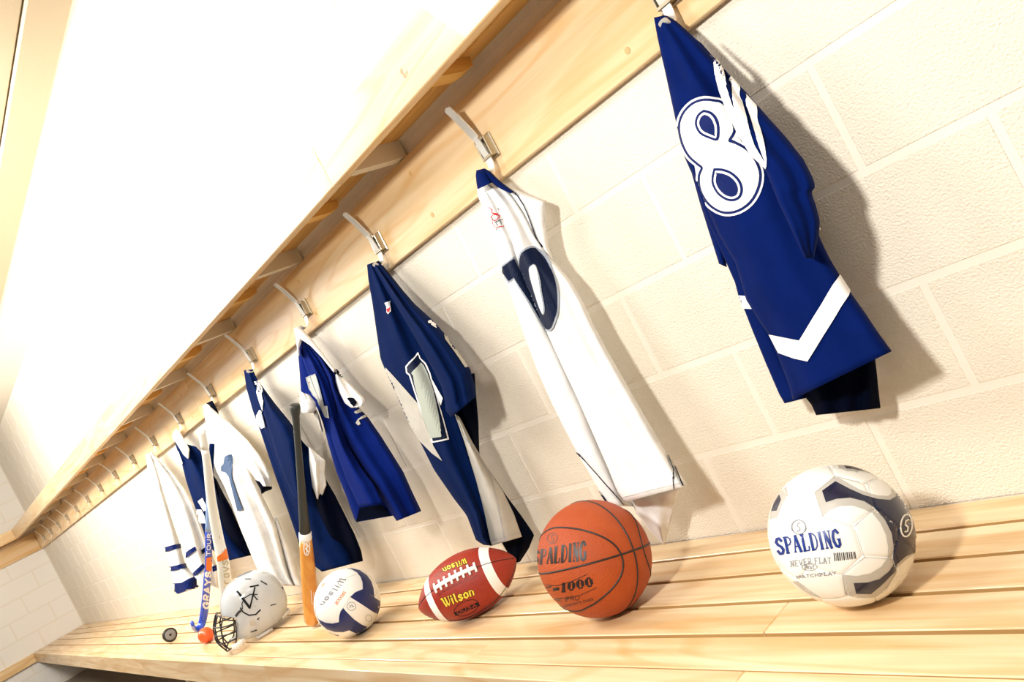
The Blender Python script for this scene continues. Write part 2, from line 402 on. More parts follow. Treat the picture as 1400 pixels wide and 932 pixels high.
hl = ['brushed steel coat hook holding the blue shirt with the big white 8', 'brushed steel coat hook holding the white shirt numbered 10',
      'brushed steel coat hook holding the navy and silver football shirt', 'brushed steel coat hook holding the royal blue shirt with white shoulders',
      'steel coat hook holding the navy shirt behind the bat', 'steel coat hook holding the white shirt with the grey-blue 1',
      'steel coat hook holding the navy and white shirt behind the hockey sticks', 'steel coat hook holding the white shirt with navy hem stripes']
od = ['first', 'second', 'third', 'fourth', 'fifth', 'sixth', 'seventh', 'eighth', 'ninth']
for i, x in enumerate(HX):
    lb = hl[i] if i < 8 else 'empty steel coat hook, %s past the white striped shirt towards the far corner' % od[i-8]
    h = empty('coat_hook', (x, -.0216, 1.059), lb, 'hook', 'coat hooks along the maple board')
    for nm, me in res:
        o = bpy.data.objects.new(nm, me); C.objects.link(o); o.parent = h; o.location = (0, .0216, -1.059)

# ------------------------------------------------------------------ bench
bench = empty('slatted_bench', (-4, -.27, ZF), 'long slatted maple bench against the block wall with the sports balls on it', 'bench')
def slats(y0, y1, cuts, th=.036):
    cs = [1.25]+cuts+[XE+.012]
    for a, b in zip(cs, cs[1:]):
        o = box('slat', b+.0005, a-.0005, y0, y1, ZB-th, ZB, M['bench'], bench, bev=.0018)
        o.data.materials.append(M['edge'])      # gap shade painted as darker brown on the slat edges
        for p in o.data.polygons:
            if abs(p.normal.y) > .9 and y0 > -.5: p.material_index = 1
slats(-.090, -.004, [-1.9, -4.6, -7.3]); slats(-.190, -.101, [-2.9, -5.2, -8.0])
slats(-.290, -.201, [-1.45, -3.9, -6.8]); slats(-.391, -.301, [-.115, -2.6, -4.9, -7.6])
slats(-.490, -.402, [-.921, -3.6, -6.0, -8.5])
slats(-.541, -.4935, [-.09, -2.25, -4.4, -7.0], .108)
k = 0
while .9-.95*k > XE+.1:                         # cross bearers and legs under the slats
    x = .9-.95*k
    box('bearer', x-.03, x+.03, -.4925, -.004, ZB-.1, ZB-.0365, M['wood_y'], bench)
    if k in (1, 5): box('leg', x-.03, x+.03, -.48, -.40, ZF+.0005, ZB-.1005, M['wood'], bench)
    k += 1
led = box('bench_ledger', XE+.001, XE+.035, YR, -.5425, ZB-.1, ZB, M['wood_y'], None, bev=.003)
tag(led, 'maple rail along the far end wall at bench height, in the lower left corner', 'rail')
# ------------------------------------------------------------------ hanging shirts
def lin(v, a): # piecewise-linear profile a=[(v,val)...]
    if isinstance(a, (int, float)): return a
    for (v0, x0), (v1, x1) in zip(a, a[1:]):
        if v <= v1: return x0+(x1-x0)*(v-v0)/(v1-v0)
    return a[-1][1]
def loft(name, L, R, yl, yr, mt, par, th=.03, folds=(), nu=44, nv=64, bulge=.012, back=.5, gath=.0035):
    """Soft closed cloth tube between two traced edges. yl / yr: distance profiles of the edges from the wall."""
    L = resample([(p[0], p[1], 0) for p in L], nv); R = resample([(p[0], p[1], 0) for p in R], nv)
    verts = []; nb = nu
    for i in range(nv):
        v = i/(nv-1); a, b = L[i], R[i]; ya, yb = lin(v, yl), lin(v, yr); t = lin(v, th)
        fade = min(1, v*4+.12)
        for j in range(nu+nb):
            frontside = j < nu
            u = j/(nu-1) if frontside else 1-(j-nu+.5)/nb
            e = math.sqrt(max(0, 1-(2*u-1)**2))
            y = ya+(yb-ya)*u
            if frontside:
                f = 0
                for k, am, ph, wp in folds: f += am*fade*math.sin(2*math.pi*(k*u+wp*v)+ph)
                f += gath*math.exp(-((v-.14)/.13)**2)*math.sin(2*math.pi*(2.4*u-.5*v)+len(name))
                y -= t*.5*e**.8 + bulge*e*fade - f*min(1, e*1.6)
            else: y += t*back*e
            px = (a.x+(b.x-a.x)*u, a.y+(b.y-a.y)*u)
            P = at(px, y)
            lim = -.026 if P.z > .978 else -.004
            if y > lim: P = at(px, lim)
            verts.append(P)
    n = nu+nb; faces = []
    for i in range(nv-1):
        for j in range(n): faces.append((i*n+j, i*n+(j+1) % n, (i+1)*n+(j+1) % n, (i+1)*n+j))
    faces.append(tuple(range(n-1, -1, -1))); faces.append(tuple(range((nv-1)*n, nv*n)))
    o = mesh(name, verts, faces, mt, par, True)
    for p in o.data.polygons[-2:]: p.use_smooth = False
    return o
def bvh_of(objs):
    vs, fs = [], []
    for o in objs:
        k = len(vs); vs += [v.co.copy() for v in o.data.vertices]; fs += [tuple(i+k for i in p.vertices) for p in o.data.polygons]
    return BVHTree.FromPolygons(vs, fs)
def kd(dist): return OFFK if OFFK else .9+dist*.8
OFFK = 0
def drape(name, polys, bvh, mt, par, off=.0012, step=2.5, ribbons=(), nohit='near'):
    """Sheet of print sewn on a surface: traced outlines laid onto it point by point."""
    bm = bmesh.new()
    def addpoly(poly):
        pts = [Vector((x, y, 0)) for x, y in poly]
        b2 = bmesh.new()
        try: b2.faces.new([b2.verts.new(p) for p in pts])
        except ValueError: return
        b2.normal_update(); bmesh.ops.triangulate(b2, faces=b2.faces[:], ngon_method='EAR_CLIP')
        for ax in (0, 1):
            lo = min(p[ax] for p in pts); hi = max(p[ax] for p in pts); k = math.ceil(lo/step)*step
            if k == lo: k += step
            while k < hi:
                co = Vector((0, 0, 0)); co[ax] = k; no = Vector((0, 0, 0)); no[ax] = 1
                bmesh.ops.bisect_plane(b2, geom=b2.verts[:]+b2.edges[:]+b2.faces[:], plane_co=co, plane_no=no); k += step
        bmesh.ops.triangulate(b2, faces=b2.faces[:]); b2.normal_update()
        mp = {}
        for v in b2.verts:
            d = ray((v.co.x, v.co.y)); h, n, _, dist = bvh.ray_cast(CAM, d)
            if h is None: continue
            if n.dot(d) > 0: n = -n
            mp[v.index] = bm.verts.new(h+(n*.6-d*.4)*off*kd(dist))
        for f in b2.faces:
            q = [mp.get(v.index) for v in f.verts]
            if None in q: continue
            if max((q[0].co-q[1].co).length, (q[1].co-q[2].co).length, (q[2].co-q[0].co).length) > .09: continue
            try: bm.faces.new(q)
            except ValueError: pass
        b2.free()
    for p in polys: addpoly(p)
    for line, wd in ribbons:
        P = [Vector(p) for p in line]
        for a, b in zip(P, P[1:]):
            t = (b-a)
            if t.length < 1e-6: continue
            t.normalize(); n = Vector((-t.y, t.x))*wd/2; e = t*wd*.22
            addpoly([a-e+n, a-e-n, b+e-n, b+e+n])
    o = frombm(name, bm, mt, par, False); return o
def grow(poly, d):                               # offset an outline outwards by d pixels
    P = [Vector(p) for p in poly]; n = len(P)
    A = sum(P[i].x*P[(i+1) % n].y-P[(i+1) % n].x*P[i].y for i in range(n)); s = 1 if A > 0 else -1
    out = []
    for i in range(n):
        t1 = (P[i]-P[i-1]).normalized(); t2 = (P[(i+1) % n]-P[i]).normalized()
        n1 = Vector((t1.y, -t1.x)); n2 = Vector((t2.y, -t2.x)); m = (n1+n2)
        m = m/max(.5, m.length)*(1 if m.length else 0)
        out.append(tuple(P[i]+m*d*s/max(.6, m.dot(n1))))
    return out
def sm(poly, n=4): return [tuple(p) for p in spline(list(poly)+[poly[0]], n)][:-1]
def shirt(label, i, group=None):
    return empty('hanging_shirt', (HX[i], -.05, .99), label, 'shirt', group)

# --- blue shirt with the 8
a = K((860, 0), 1.5525); b = K((880, 0), 2.588)
s8 = shirt('blue short-sleeved sports shirt with a big white 8 and white shoulder stripes, hanging nearest', 0)
L = b([(36,62),(50,140),(75,250),(103,380),(118,450),(140,545),(168,610),(195,655),(225,740),(265,830),(325,932)])+a([(248,635),(275,680),(297,712),(318,762),(340,820),(347,848)])
R = a([(76,32),(97,42),(120,62),(150,92),(182,127),(215,160),(250,197),(290,245),(330,290),(368,338),(378,380),(378,420),(395,480),(412,520),(428,552),(445,580),(468,617),(500,662),(530,707),(558,745)])
fr = loft('front_panel', L, R, [(0,-.060),(.3,-.085),(1,-.125)], [(0,-.050),(.4,-.075),(1,-.135)], M['blue8'], s8, th=[(0,.02),(.3,.05),(1,.05)],
          folds=[(1.5,.004,.5,.2),(2.6,.0025,2.1,-.15)], bulge=.02)
bk = loft('back_panel', a([(100,250),(128,352),(145,402),(160,452),(190,520),(225,600),(232,628),(245,658),(262,702),(290,770),(318,835),(330,856)]),
     a([(135,300),(175,390),(215,480),(250,560),(280,640),(315,700),(345,765),(385,842)]), [(0,-.060),(1,-.085)], [(0,-.05),(1,-.05)], M['blue8'], s8, th=.02, folds=[(1,.004,1,0)], nu=20)
sl1 = loft('sleeve', a([(128,350),(150,430),(172,500),(191,560)]), a([(160,372),(182,440),(200,510),(208,567)]), -.045, -.04, M['blue8'], s8, th=.014, nu=14, nv=24)
SLL = b([(160,118),(200,162),(240,196),(250,214),(253,262),(268,322),(297,402),(328,464),(378,548),(432,602)])+a([(315,425),(343,485),(365,532),(373,547)])
SLR = a([(154,92),(184,126),(215,160),(250,197),(290,243),(330,287),(370,337),(390,376),(396,396),(387,408),(398,440),(405,468),(403,500),(392,549)])
sl2 = loft('sleeve', SLL, SLR, [(0,-.095),(.2,-.122),(.55,-.16),(1,-.19)], [(0,-.085),(.5,-.125),(1,-.155)], M['blue8'], s8, th=[(0,.012),(.5,.035),(1,.04)],
           folds=[(1.3,.004,2,.3),(2.4,.002,0,-.4)], nu=30, bulge=.006)
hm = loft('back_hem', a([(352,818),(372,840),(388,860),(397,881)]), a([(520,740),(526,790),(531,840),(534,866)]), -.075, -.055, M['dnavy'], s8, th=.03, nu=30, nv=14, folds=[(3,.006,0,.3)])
T = bvh_of([fr, bk, sl2])
core = sm(b([(250,362),(215,357),(180,368),(150,396),(134,432),(134,470),(147,515),(167,550),(195,575),(213,592),(203,620),(205,660),(222,700),(250,730),(290,747),(335,740),(375,712),(400,670),(409,620),(395,575),(365,535),(325,510),(300,498),(316,465),(308,425),(290,385),(270,366)]), 3)
T1 = bvh_of([fr])
drape('number_outline', [grow(core, 6.6)], T1, M['p_white'], s8, .0006)
drape('number_outline', [grow(core, 3.6)], T1, M['p_blue'], s8, .0010)
drape('number', [core], T1, M['p_white'], s8, .0014)
for q in ([(215,387),(193,405),(184,438),(200,472),(235,490),(266,495),(271,450),(260,415),(240,394)], [(250,594),(243,640),(260,680),(290,705),(320,711),(345,698),(354,668),(343,635),(315,608),(280,595)]):
    h = sm(b(q), 3)
    drape('number_eye', [h], T1, M['p_blue'], s8, .0018); drape('number_eye', [grow(h, -3.4)], T1, M['p_white'], s8, .0022); drape('number_eye', [grow(h, -6.4)], T1, M['p_blue'], s8, .0026)
T2 = bvh_of([fr, sl2])
for q in ([(250,207),(276,232),(288,290),(316,370),(350,445),(400,535),(437,587),(434,596),(380,545),(330,460),(298,395),(270,320),(255,260)],
          [(305,270),(337,305),(350,375),(370,445),(395,515),(434,582),(428,586),(385,530),(350,460),(325,390),(310,330)],
          [(360,335),(397,375),(410,450),(425,510),(437,560),(436,588),(407,510),(385,450),(370,400)]):
    drape('stripe', [b(q)], T2, M['p_white'], s8, .0016)
drape('chevron', [a([(298,709),(362,722),(446,583),(468,617),(465,628),(380,766),(352,760),(318,748)])], T1, M['p_white'], s8, .0014)
drape('chevron', [a([(230,626),(262,628),(273,655),(244,654)])], bvh_of([bk]), M['p_white'], s8, .0014)
drape('stripe', [a([(402,485),(411,470),(416,495),(408,502)])], bvh_of([fr, sl2]), M['p_white'], s8, .0014)

# --- white shirt, number 10
a = K((640, 220), 1.725); b = K((640, 220), 3.583)
s10 = shirt('long white sleeveless sports shirt numbered 10 in navy with a navy collar', 1)
bk = loft('back_panel', a([(19,30),(22,80),(38,120),(52,165),(68,220),(84,270),(108,335),(132,410),(162,490),(197,570),(232,640),(264,700),(300,760),(330,812)]),
     a([(36,30),(80,110),(110,175),(130,240),(165,320),(205,410),(240,480),(280,560),(315,640),(350,720),(380,790),(395,815)]), [(0,-.07),(.5,-.13),(1,-.16)], [(0,-.05),(.5,-.07),(1,-.07)], M['white'], s10, th=[(0,.015),(1,.03)], folds=[(1.2,.004,0,.1)], nu=26)
fr = loft('front_panel', a([(21,23),(24,48),(45,75),(72,112),(95,160),(115,230),(150,318),(188,410),(220,480),(258,560),(293,640),(330,725),(352,780),(370,804)]),
     a([(37,18),(52,30),(85,60),(110,90),(135,130),(160,178),(185,215),(205,240),(240,280),(270,330),(295,385),(330,450),(370,520),(410,590),(445,650),(480,710),(518,765)]), [(0,-.075),(.3,-.10),(1,-.14)], [(0,-.05),(.4,-.07),(1,-.12)], M['white'], s10, th=[(0,.02),(.4,.05),(1,.06)],
     folds=[(1.6,.006,1.0,.1),(2.7,.003,0,.2)], bulge=.02)
sh = loft('shoulder_panel', a([(60,52),(100,78),(128,122),(150,170),(172,205),(190,228)]), a([(70,46),(125,72),(181,95),(182,148),(190,205),(204,238)]), [(0,-.06),(1,-.07)], [(0,-.05),(1,-.06)], M['white'], s10, th=.02, nu=20, nv=30)
lo = loft('lining', a([(384,800),(396,830),(425,868),(458,903)]), a([(500,768),(492,800),(478,850),(464,905)]), -.09, -.07, M['white'], s10, th=.02, nu=20, nv=16, folds=[(1.5,.005,0,0)])
T = bvh_of([fr, bk, sh])
loft('collar', b([(40,46),(37,70),(40,105),(46,139)]), b([(78,36),(96,60),(106,84),(117,105)]), [(0,-.092),(1,-.108)], [(0,-.078),(1,-.10)], M['blue8'], s10, th=.012, nu=18, nv=18, gath=0)
loft('collar', b([(70,38),(106,96),(135,122),(170,142),(208,159)]), b([(82,36),(110,52),(150,92),(188,122),(225,151)]), [(0,-.088),(1,-.098)], [(0,-.075),(1,-.085)], M['blue8'], s10, th=.012, nu=16, nv=24, gath=0)
one = b([(158,528),(222,478),(262,560),(330,700),(362,790),(384,845),(362,800),(300,690),(226,570),(200,588)])
TB = bvh_of([bk]); drape('number_outline', [grow(one, 2.2)], TB, M['p_grey'], s10, .0008); drape('number', [one], TB, M['p_navy'], s10, .0014); TF = bvh_of([fr])
z = sm(b([(305,428),(337,432),(365,455),(395,500),(420,575),(438,660),(434,735),(420,795),(403,822),(380,812),(356,755),(318,660),(280,580),(257,515),(262,462),(280,438)]), 3)
drape('number_outline', [grow(z, 2.6)], TF, M['p_grey'], s10, .0018); drape('number', [z], TF, M['p_navy'], s10, .0024)
h = sm(b([(316,505),(333,515),(350,565),(370,640),(384,705),(384,742),(372,752),(352,715),(328,640),(308,570),(302,522)]), 3)
drape('number_eye', [grow(h, -.7)], TF, M['p_grey'], s10, .003); drape('number_eye', [grow(h, -2.0)], TF, M['p_white'], s10, .0036)
drape('emblem', [], T, M['p_red'], s10, .002, ribbons=[(b(q), .9) for q in ([(108,225),(120,238),(122,252),(140,262),(150,272),(140,290),(120,288),(116,272),(128,262)],[(118,292),(116,308),(136,322),(170,322),(170,318)],[(124,256),(146,270),(150,282)])])
drape('emblem', [], T, M['p_navy'], s10, .002, ribbons=[(b(q), .8) for q in ([(112,268),(140,300),(150,316)],[(178,284),(150,292),(138,300)],[(150,228),(156,238)],[(148,326),(140,340)],[(150,290),(160,312)])])
drape('piping', [], T, M['p_navy'], s10, .002, ribbons=[(b([(222,155),(250,178),(275,213),(295,256),(312,302),(335,368),(362,422)]), 1.3)])
drape('piping', [], T, M['p_navy'], s10, .002, ribbons=[(a([(440,640),(466,685),(482,728),(487,772)]), 1.3), (a([(461,672),(470,692),(486,722),(500,756),(505,766)]), 1.6), (a([(258,686),(310,745),(376,825)]), 1.2), (a([(270,712),(300,762),(330,806)]), 1.2)])
drape('hem_seam', [], T, M['silver'], s10, .001, ribbons=[(a([(366,792),(430,776),(480,764),(514,756)]), .6)])

# --- navy and silver football shirt
a = K((480, 340), 2.119); b = K((490, 350), 3.211)
s3 = shirt('navy and silver football shirt with a silver 1 and wide silver side panels', 2)
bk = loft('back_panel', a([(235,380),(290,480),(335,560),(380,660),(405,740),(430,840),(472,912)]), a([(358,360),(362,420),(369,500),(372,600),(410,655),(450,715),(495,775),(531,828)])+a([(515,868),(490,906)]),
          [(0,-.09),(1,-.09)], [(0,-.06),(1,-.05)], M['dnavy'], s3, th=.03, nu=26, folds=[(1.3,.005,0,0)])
fr = loft('front_panel', a([(46,46),(50,90),(62,160),(72,230),(85,318),(100,355),(130,420),(165,500),(200,560),(240,640),(300,727),(335,772),(350,812),(362,845),(385,858)]),
          a([(68,38),(100,80),(150,160),(200,245),(245,320),(285,400),(310,480),(345,590),(375,680),(395,760),(410,860)]), [(0,-.06),(.4,-.13),(1,-.16)], [(0,-.045),(.5,-.10),(1,-.12)], M['navy'], s3, th=[(0,.02),(.4,.045),(1,.05)],
          folds=[(1.5,.006,0,.1),(2.8,.003,1,.2)], bulge=.016)
sd = loft('side_panel', a([(300,478),(330,565),(362,670),(383,760),(404,861)]), a([(316,488),(352,560),(400,642),(440,702),(472,768),(495,834)]), [(0,-.13),(1,-.15)], [(0,-.10),(1,-.10)], M['silver'], s3, th=.03, nu=26, folds=[(1.1,.006,1,0)])
SL = loft('sleeve', a([(60,44),(95,105),(140,180),(190,265),(235,345),(262,400),(272,440),(275,470),(290,488)]), a([(80,34),(110,70),(150,120),(185,160),(235,205),(275,250),(310,300),(345,348),(358,395),(363,427)]),
          [(0,-.065),(.5,-.14),(1,-.17)], [(0,-.05),(.5,-.10),(1,-.12)], M['navy'], s3, th=[(0,.015),(.5,.045),(1,.06)], folds=[(2.2,.005,0,.2),(3.7,.002,2,.1)], nu=40, bulge=.012)
T = bvh_of([fr, SL, sd])
drape('side_insert', [b([(97,462),(160,530),(262,645),(300,750),(330,830),(370,898),(325,865),(272,812),(225,738),(160,632),(118,545)])], T, M['silver'], s3, .0010)
one = b([(210,482),(265,420),(275,447),(300,470),(318,510),(345,610),(395,805),(326,818),(318,790),(268,655),(226,522),(213,512)])
drape('number_outline', [one], bvh_of([fr]), M['p_white'], s3, .0018)
drape('number_outline', [grow(one, -2.2)], bvh_of([fr]), M['p_navy'], s3, .0024)
drape('number', [b([(238,512),(272,470),(290,478),(305,510),(322,570),(368,790),(322,797),(285,690),(252,560),(246,522)])], bvh_of([fr]), M['p_silver'], s3, .0030)
drape('number', [b([(326,538),(338,560),(374,622),(364,655),(336,598)])], bvh_of([fr, SL]), M['p_white'], s3, .0022)
T = bvh_of([SL])
drape('sleeve_stripe', [b([(372,330),(385,342),(410,375),(440,418),(468,462),(479,488),(466,490),(440,450),(408,405),(378,365)])], T, M['silver'], s3, .0014)
drape('sleeve_logo', [b(q) for q in ([(304,288),(316,282),(322,290),(318,298),(306,296)], [(320,292),(336,290),(346,302),(336,306),(342,318),(330,312),(318,304)])], T, M['p_white'], s3, .0016)
drape('chest_badge', [b([(118,206),(138,198),(136,212),(142,244),(134,254),(128,246),(126,222)])], bvh_of([fr, SL]), M['p_white'], s3, .0018)
drape('chest_badge', [b([(128,232),(136,228),(138,244),(132,248)])], bvh_of([fr, SL]), M['p_red'], s3, .0024)
drape('hem_seam', [], bvh_of([sd]), M['p_grey'], s3, .001, ribbons=[(a([(402,845),(440,836),(492,820)]), .5), (a([(330,545),(375,610),(405,660),(425,740),(445,842)]), .6)])

# --- royal blue shirt with white shoulders
a = K((395, 440), 3.326)
s4 = shirt('royal blue shirt with white collar and white cap sleeves, fourth shirt from the right', 3)
bk = loft('back_panel', a([(25,28),(28,70),(42,150),(50,250),(55,320),(92,335),(130,395),(155,460),(180,560),(215,680),(260,790),(297,895),(307,910)]),
          a([(50,20),(62,32),(110,85),(160,150),(208,210),(222,270),(265,335),(320,390),(365,440),(385,470),(420,520),(470,600),(520,680),(560,770),(602,858)]),
          [(0,-.065),(.5,-.17),(1,-.20)], [(0,-.05),(.5,-.06),(1,-.07)], M['royal'], s4, th=[(0,.015),(.5,.03),(1,.03)], folds=[(1.2,.005,0,0)])
lf = loft('front_fold', a([(34,80),(50,140),(80,220),(115,310),(150,400),(180,480),(215,590),(258,710),(300,800),(318,836)]), a([(62,76),(95,115),(140,180),(180,260),(205,340),(228,440),(270,560),(330,660),(390,740),(430,822)]),
          [(0,-.09),(1,-.235)], [(0,-.075),(1,-.21)], M['royal'], s4, th=.03, nu=24, folds=[(1.5,.004,0,0)])
rf = loft('front_panel', a([(90,112),(140,180),(178,260),(200,340),(222,440),(262,560),(325,660),(385,745),(440,830),(490,905)]), a([(104,106),(160,160),(212,232),(222,290),(265,350),(320,400),(365,445),(385,472),(420,520),(470,600),(520,680),(560,770),(601,860)]),
          [(0,-.085),(1,-.19)], [(0,-.065),(1,-.10)], M['royal'], s4, th=.04, nu=34, folds=[(1.5,.008,2,.1)], bulge=.02)
T = bvh_of([bk, lf, rf])
drape('inside', [a([(309,905),(324,842),(425,828),(486,904),(390,913)])], T, M['dnavy'], s4, .002)  # dark sheet paints the shade under the raised front hem
loft('collar', a([(30,26),(50,78),(74,92),(100,110),(150,162),(206,232)]), a([(46,20),(64,36),(88,60),(112,86),(162,150),(209,212)]), -.118, -.10, M['white'], s4, th=.010, nu=14, nv=30, gath=0)
loft('collar', a([(23,28),(28,60),(36,110),(43,152)]), a([(52,30),(60,80),(48,120),(50,158)]), [(0,-.10),(1,-.14)], [(0,-.10),(1,-.12)], M['white'], s4, th=.010, nu=12, nv=16, gath=0)
ls = loft('sleeve', a([(50,318),(50,370),(58,412)]), a([(92,330),(120,365),(124,395)])+a([(112,414)]), -.21, -.19, M['white'], s4, th=.03, nu=18, nv=18)
ls2 = loft('sleeve_lining', a([(108,412),(125,440),(143,492)]), a([(126,395),(142,440),(156,500)]), -.18, -.17, M['silver'], s4, th=.02, nu=12, nv=14)
rs = loft('sleeve', a([(208,212),(211,270),(228,320),(255,370),(285,392),(310,388)]), a([(212,212),(245,252),(275,280),(310,315),(342,345),(346,362)])+a([(335,380)]), [(0,-.09),(1,-.15)], [(0,-.08),(1,-.12)], M['white'], s4, th=.04, nu=24, nv=26, folds=[(1.5,.006,0,.5)])
T = bvh_of([bk, lf, rf, rs])
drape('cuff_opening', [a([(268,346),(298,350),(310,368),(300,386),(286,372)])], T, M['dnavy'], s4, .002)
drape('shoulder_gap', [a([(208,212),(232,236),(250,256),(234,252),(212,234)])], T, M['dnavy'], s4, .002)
n1 = a([(82,252),(124,236),(134,262),(152,330),(165,382),(178,382),(187,434),(170,430),(150,385),(130,352),(108,328),(96,300)])
drape('number', [n1], T, M['silver'], s4, .0020)
drape('number_outline', [], T, M['p_grey'], s4, .0026, ribbons=[(n1+[n1[0]], .9), (a([(100,246),(120,300),(150,372)]), 1.0), (a([(130,255),(150,345),(160,385)]), 1.0), (a([(160,392),(175,405),(178,425)]), .9)])
drape('number', [a([(300,410),(318,398),(340,400),(352,408),(362,425),(345,438),(322,445),(330,462),(318,470),(304,462),(312,450),(318,440),(344,424),(330,412),(312,418)])], T, M['silver'], s4, .0022)

# --- navy shirt behind the bat
a = K((325, 490), 3.006)
s5 = shirt('navy shirt with white collar wedge and one white sleeve, hanging behind the upright bat', 4)
bk = loft('back_panel', a([(25,48),(35,120),(60,210),(90,290),(120,380),(150,470),(190,580),(225,680),(262,790),(300,840),(345,875)]), a([(62,44),(78,80),(100,112),(150,180),(215,260),(270,345),(320,395),(365,500),(400,560),(440,640),(480,720),(508,790),(515,830)]),
          [(0,-.06),(.5,-.15),(1,-.19)], [(0,-.05),(1,-.06)], M['navy'], s5, th=[(0,.015),(1,.035)], folds=[(1.3,.006,1,0),(2.6,.003,0,0)])
ff = loft('front_fold', a([(70,92),(92,160),(108,230),(130,300),(160,400),(198,500),(236,576)]), a([(84,92),(120,142),(160,195),(215,268),(250,340),(262,450),(264,572)]), [(0,-.085),(1,-.19)], [(0,-.07),(1,-.15)], M['navy'], s5, th=.035, nu=26, folds=[(1.2,.005,0,0)])
sv = loft('sleeve', a([(292,364),(294,420),(300,480),(308,535),(322,576)]), a([(300,368),(330,392),(360,418),(357,470),(366,520)])+a([(345,580)]), -.115, -.09, M['white'], s5, th=.035, nu=20, nv=24, folds=[(1.6,.006,0,.3)])
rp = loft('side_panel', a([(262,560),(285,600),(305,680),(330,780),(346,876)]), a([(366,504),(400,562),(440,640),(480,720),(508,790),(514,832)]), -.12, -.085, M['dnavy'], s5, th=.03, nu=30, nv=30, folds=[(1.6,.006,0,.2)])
T = bvh_of([bk, ff])
drape('collar_wedge', [a([(72,94),(86,90),(98,125),(107,170),(106,215),(97,192),(80,140)])], T, M['p_white'], s5, .002)
drape('number', [a([(92,211),(79,235),(83,265),(100,287),(114,281),(110,276),(96,264),(92,242),(102,222),(100,214)])], T, M['p_white'], s5, .002)
drape('number', [a([(93,240),(104,226),(114,262),(118,285),(98,263)])], T, M['p_grey'], s5, .0026)

# --- white shirt with the 1
a = K((265, 540), 3.586)
s6 = shirt('white shirt with a grey-blue 1 and a navy cuff, hanging right of the hockey sticks', 5)
bd = loft('front_panel', a([(45,50),(58,130),(72,210),(88,290),(110,370),(150,450),(190,545),(235,670),(282,785),(310,850),(345,900),(380,932)]), a([(62,40),(105,90),(160,160),(215,240),(262,320),(300,420),(330,480),(370,560),(408,640),(430,720),(452,810),(480,900),(500,935)]),
          [(0,-.06),(.4,-.14),(.7,-.14),(1,-.13)], [(0,-.05),(.5,-.10),(1,-.08)], M['white'], s6, th=[(0,.02),(1,.05)], folds=[(1.8,.006,0,.1),(3.1,.003,1,0)], bulge=.016)
tl = loft('back_panel', a([(395,600),(420,700),(450,800),(480,900),(495,935)]), a([(410,600),(455,700),(490,800),(515,880),(548,942)]), [(0,-.09),(1,-.10)], [(0,-.07),(1,-.06)], M['white'], s6, th=.02, nu=16, nv=24)
sv = loft('sleeve', a([(62,58),(100,130),(150,200),(205,280),(255,350),(295,400),(330,446)]), a([(72,46),(120,92),(190,150),(262,218),(318,288),(350,342),(378,400),(385,448)]), [(0,-.08),(1,-.17)], [(0,-.065),(1,-.13)], M['white'], s6, th=[(0,.012),(1,.05)], nu=26, folds=[(1.6,.005,0,.1)])
T = bvh_of([bd, sv])
cf = loft('cuff', a([(300,415),(312,438),(326,462),(332,486)]), a([(384,446),(384,452),(382,462),(352,472)]), -.18, -.135, M['dnavy'], s6, th=.03, nu=18, nv=8)
loft('collar', a([(60,40),(78,60),(100,80),(118,96)]), a([(90,26),(104,48),(116,72),(124,95)]), -.05, -.045, M['dnavy'], s6, th=.012, nu=12, nv=12)
drape('number', [a([(155,302),(162,295),(186,293),(190,340),(190,400),(215,480),(245,560),(218,567),(196,480),(176,400),(160,378),(138,370),(138,350),(150,335)])], T, M['p_steel'], s6, .002)

# --- navy and white shirt behind the sticks
a = K((190, 580), 3.881)
s7 = shirt('navy shirt with white yoke and white bands, hanging behind the leaning hockey sticks', 6)
bd = loft('front_panel', a([(184,66),(200,130),(225,200),(250,300),(282,395),(300,450),(330,530),(352,600),(385,660),(430,700),(476,722)]), a([(262,110),(300,115),(328,145),(350,200),(392,262),(425,325),(490,440),(540,560),(575,640),(598,692)]),
          [(0,-.07),(.5,-.14),(1,-.17)], [(0,-.05),(1,-.07)], M['navy'], s7, th=[(0,.015),(1,.035)], folds=[(1.6,.006,0,0)], nu=34, nv=50)
yk = loft('yoke', a([(176,62),(182,80),(205,110),(235,160),(258,182)]), a([(195,22),(215,35),(245,85),(268,130),(266,178)]), [(0,-.06),(1,-.12)], [(0,-.05),(1,-.10)], M['white'], s7, th=.02, nu=16, nv=20)
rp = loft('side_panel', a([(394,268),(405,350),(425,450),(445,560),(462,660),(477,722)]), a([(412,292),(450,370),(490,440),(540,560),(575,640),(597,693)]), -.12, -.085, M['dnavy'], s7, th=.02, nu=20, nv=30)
T = bvh_of([bd])
drape('band', [a([(297,448),(336,450),(352,482),(358,522),(328,522)])], T, M['p_white'], s7, .002)
drape('band', [a([(317,406),(342,388),(362,432),(364,452),(348,458)])], T, M['p_white'], s7, .002)
drape('band', [a([(196,145),(213,140),(224,170),(237,205),(228,212),(210,180)])], T, M['p_white'], s7, .002)

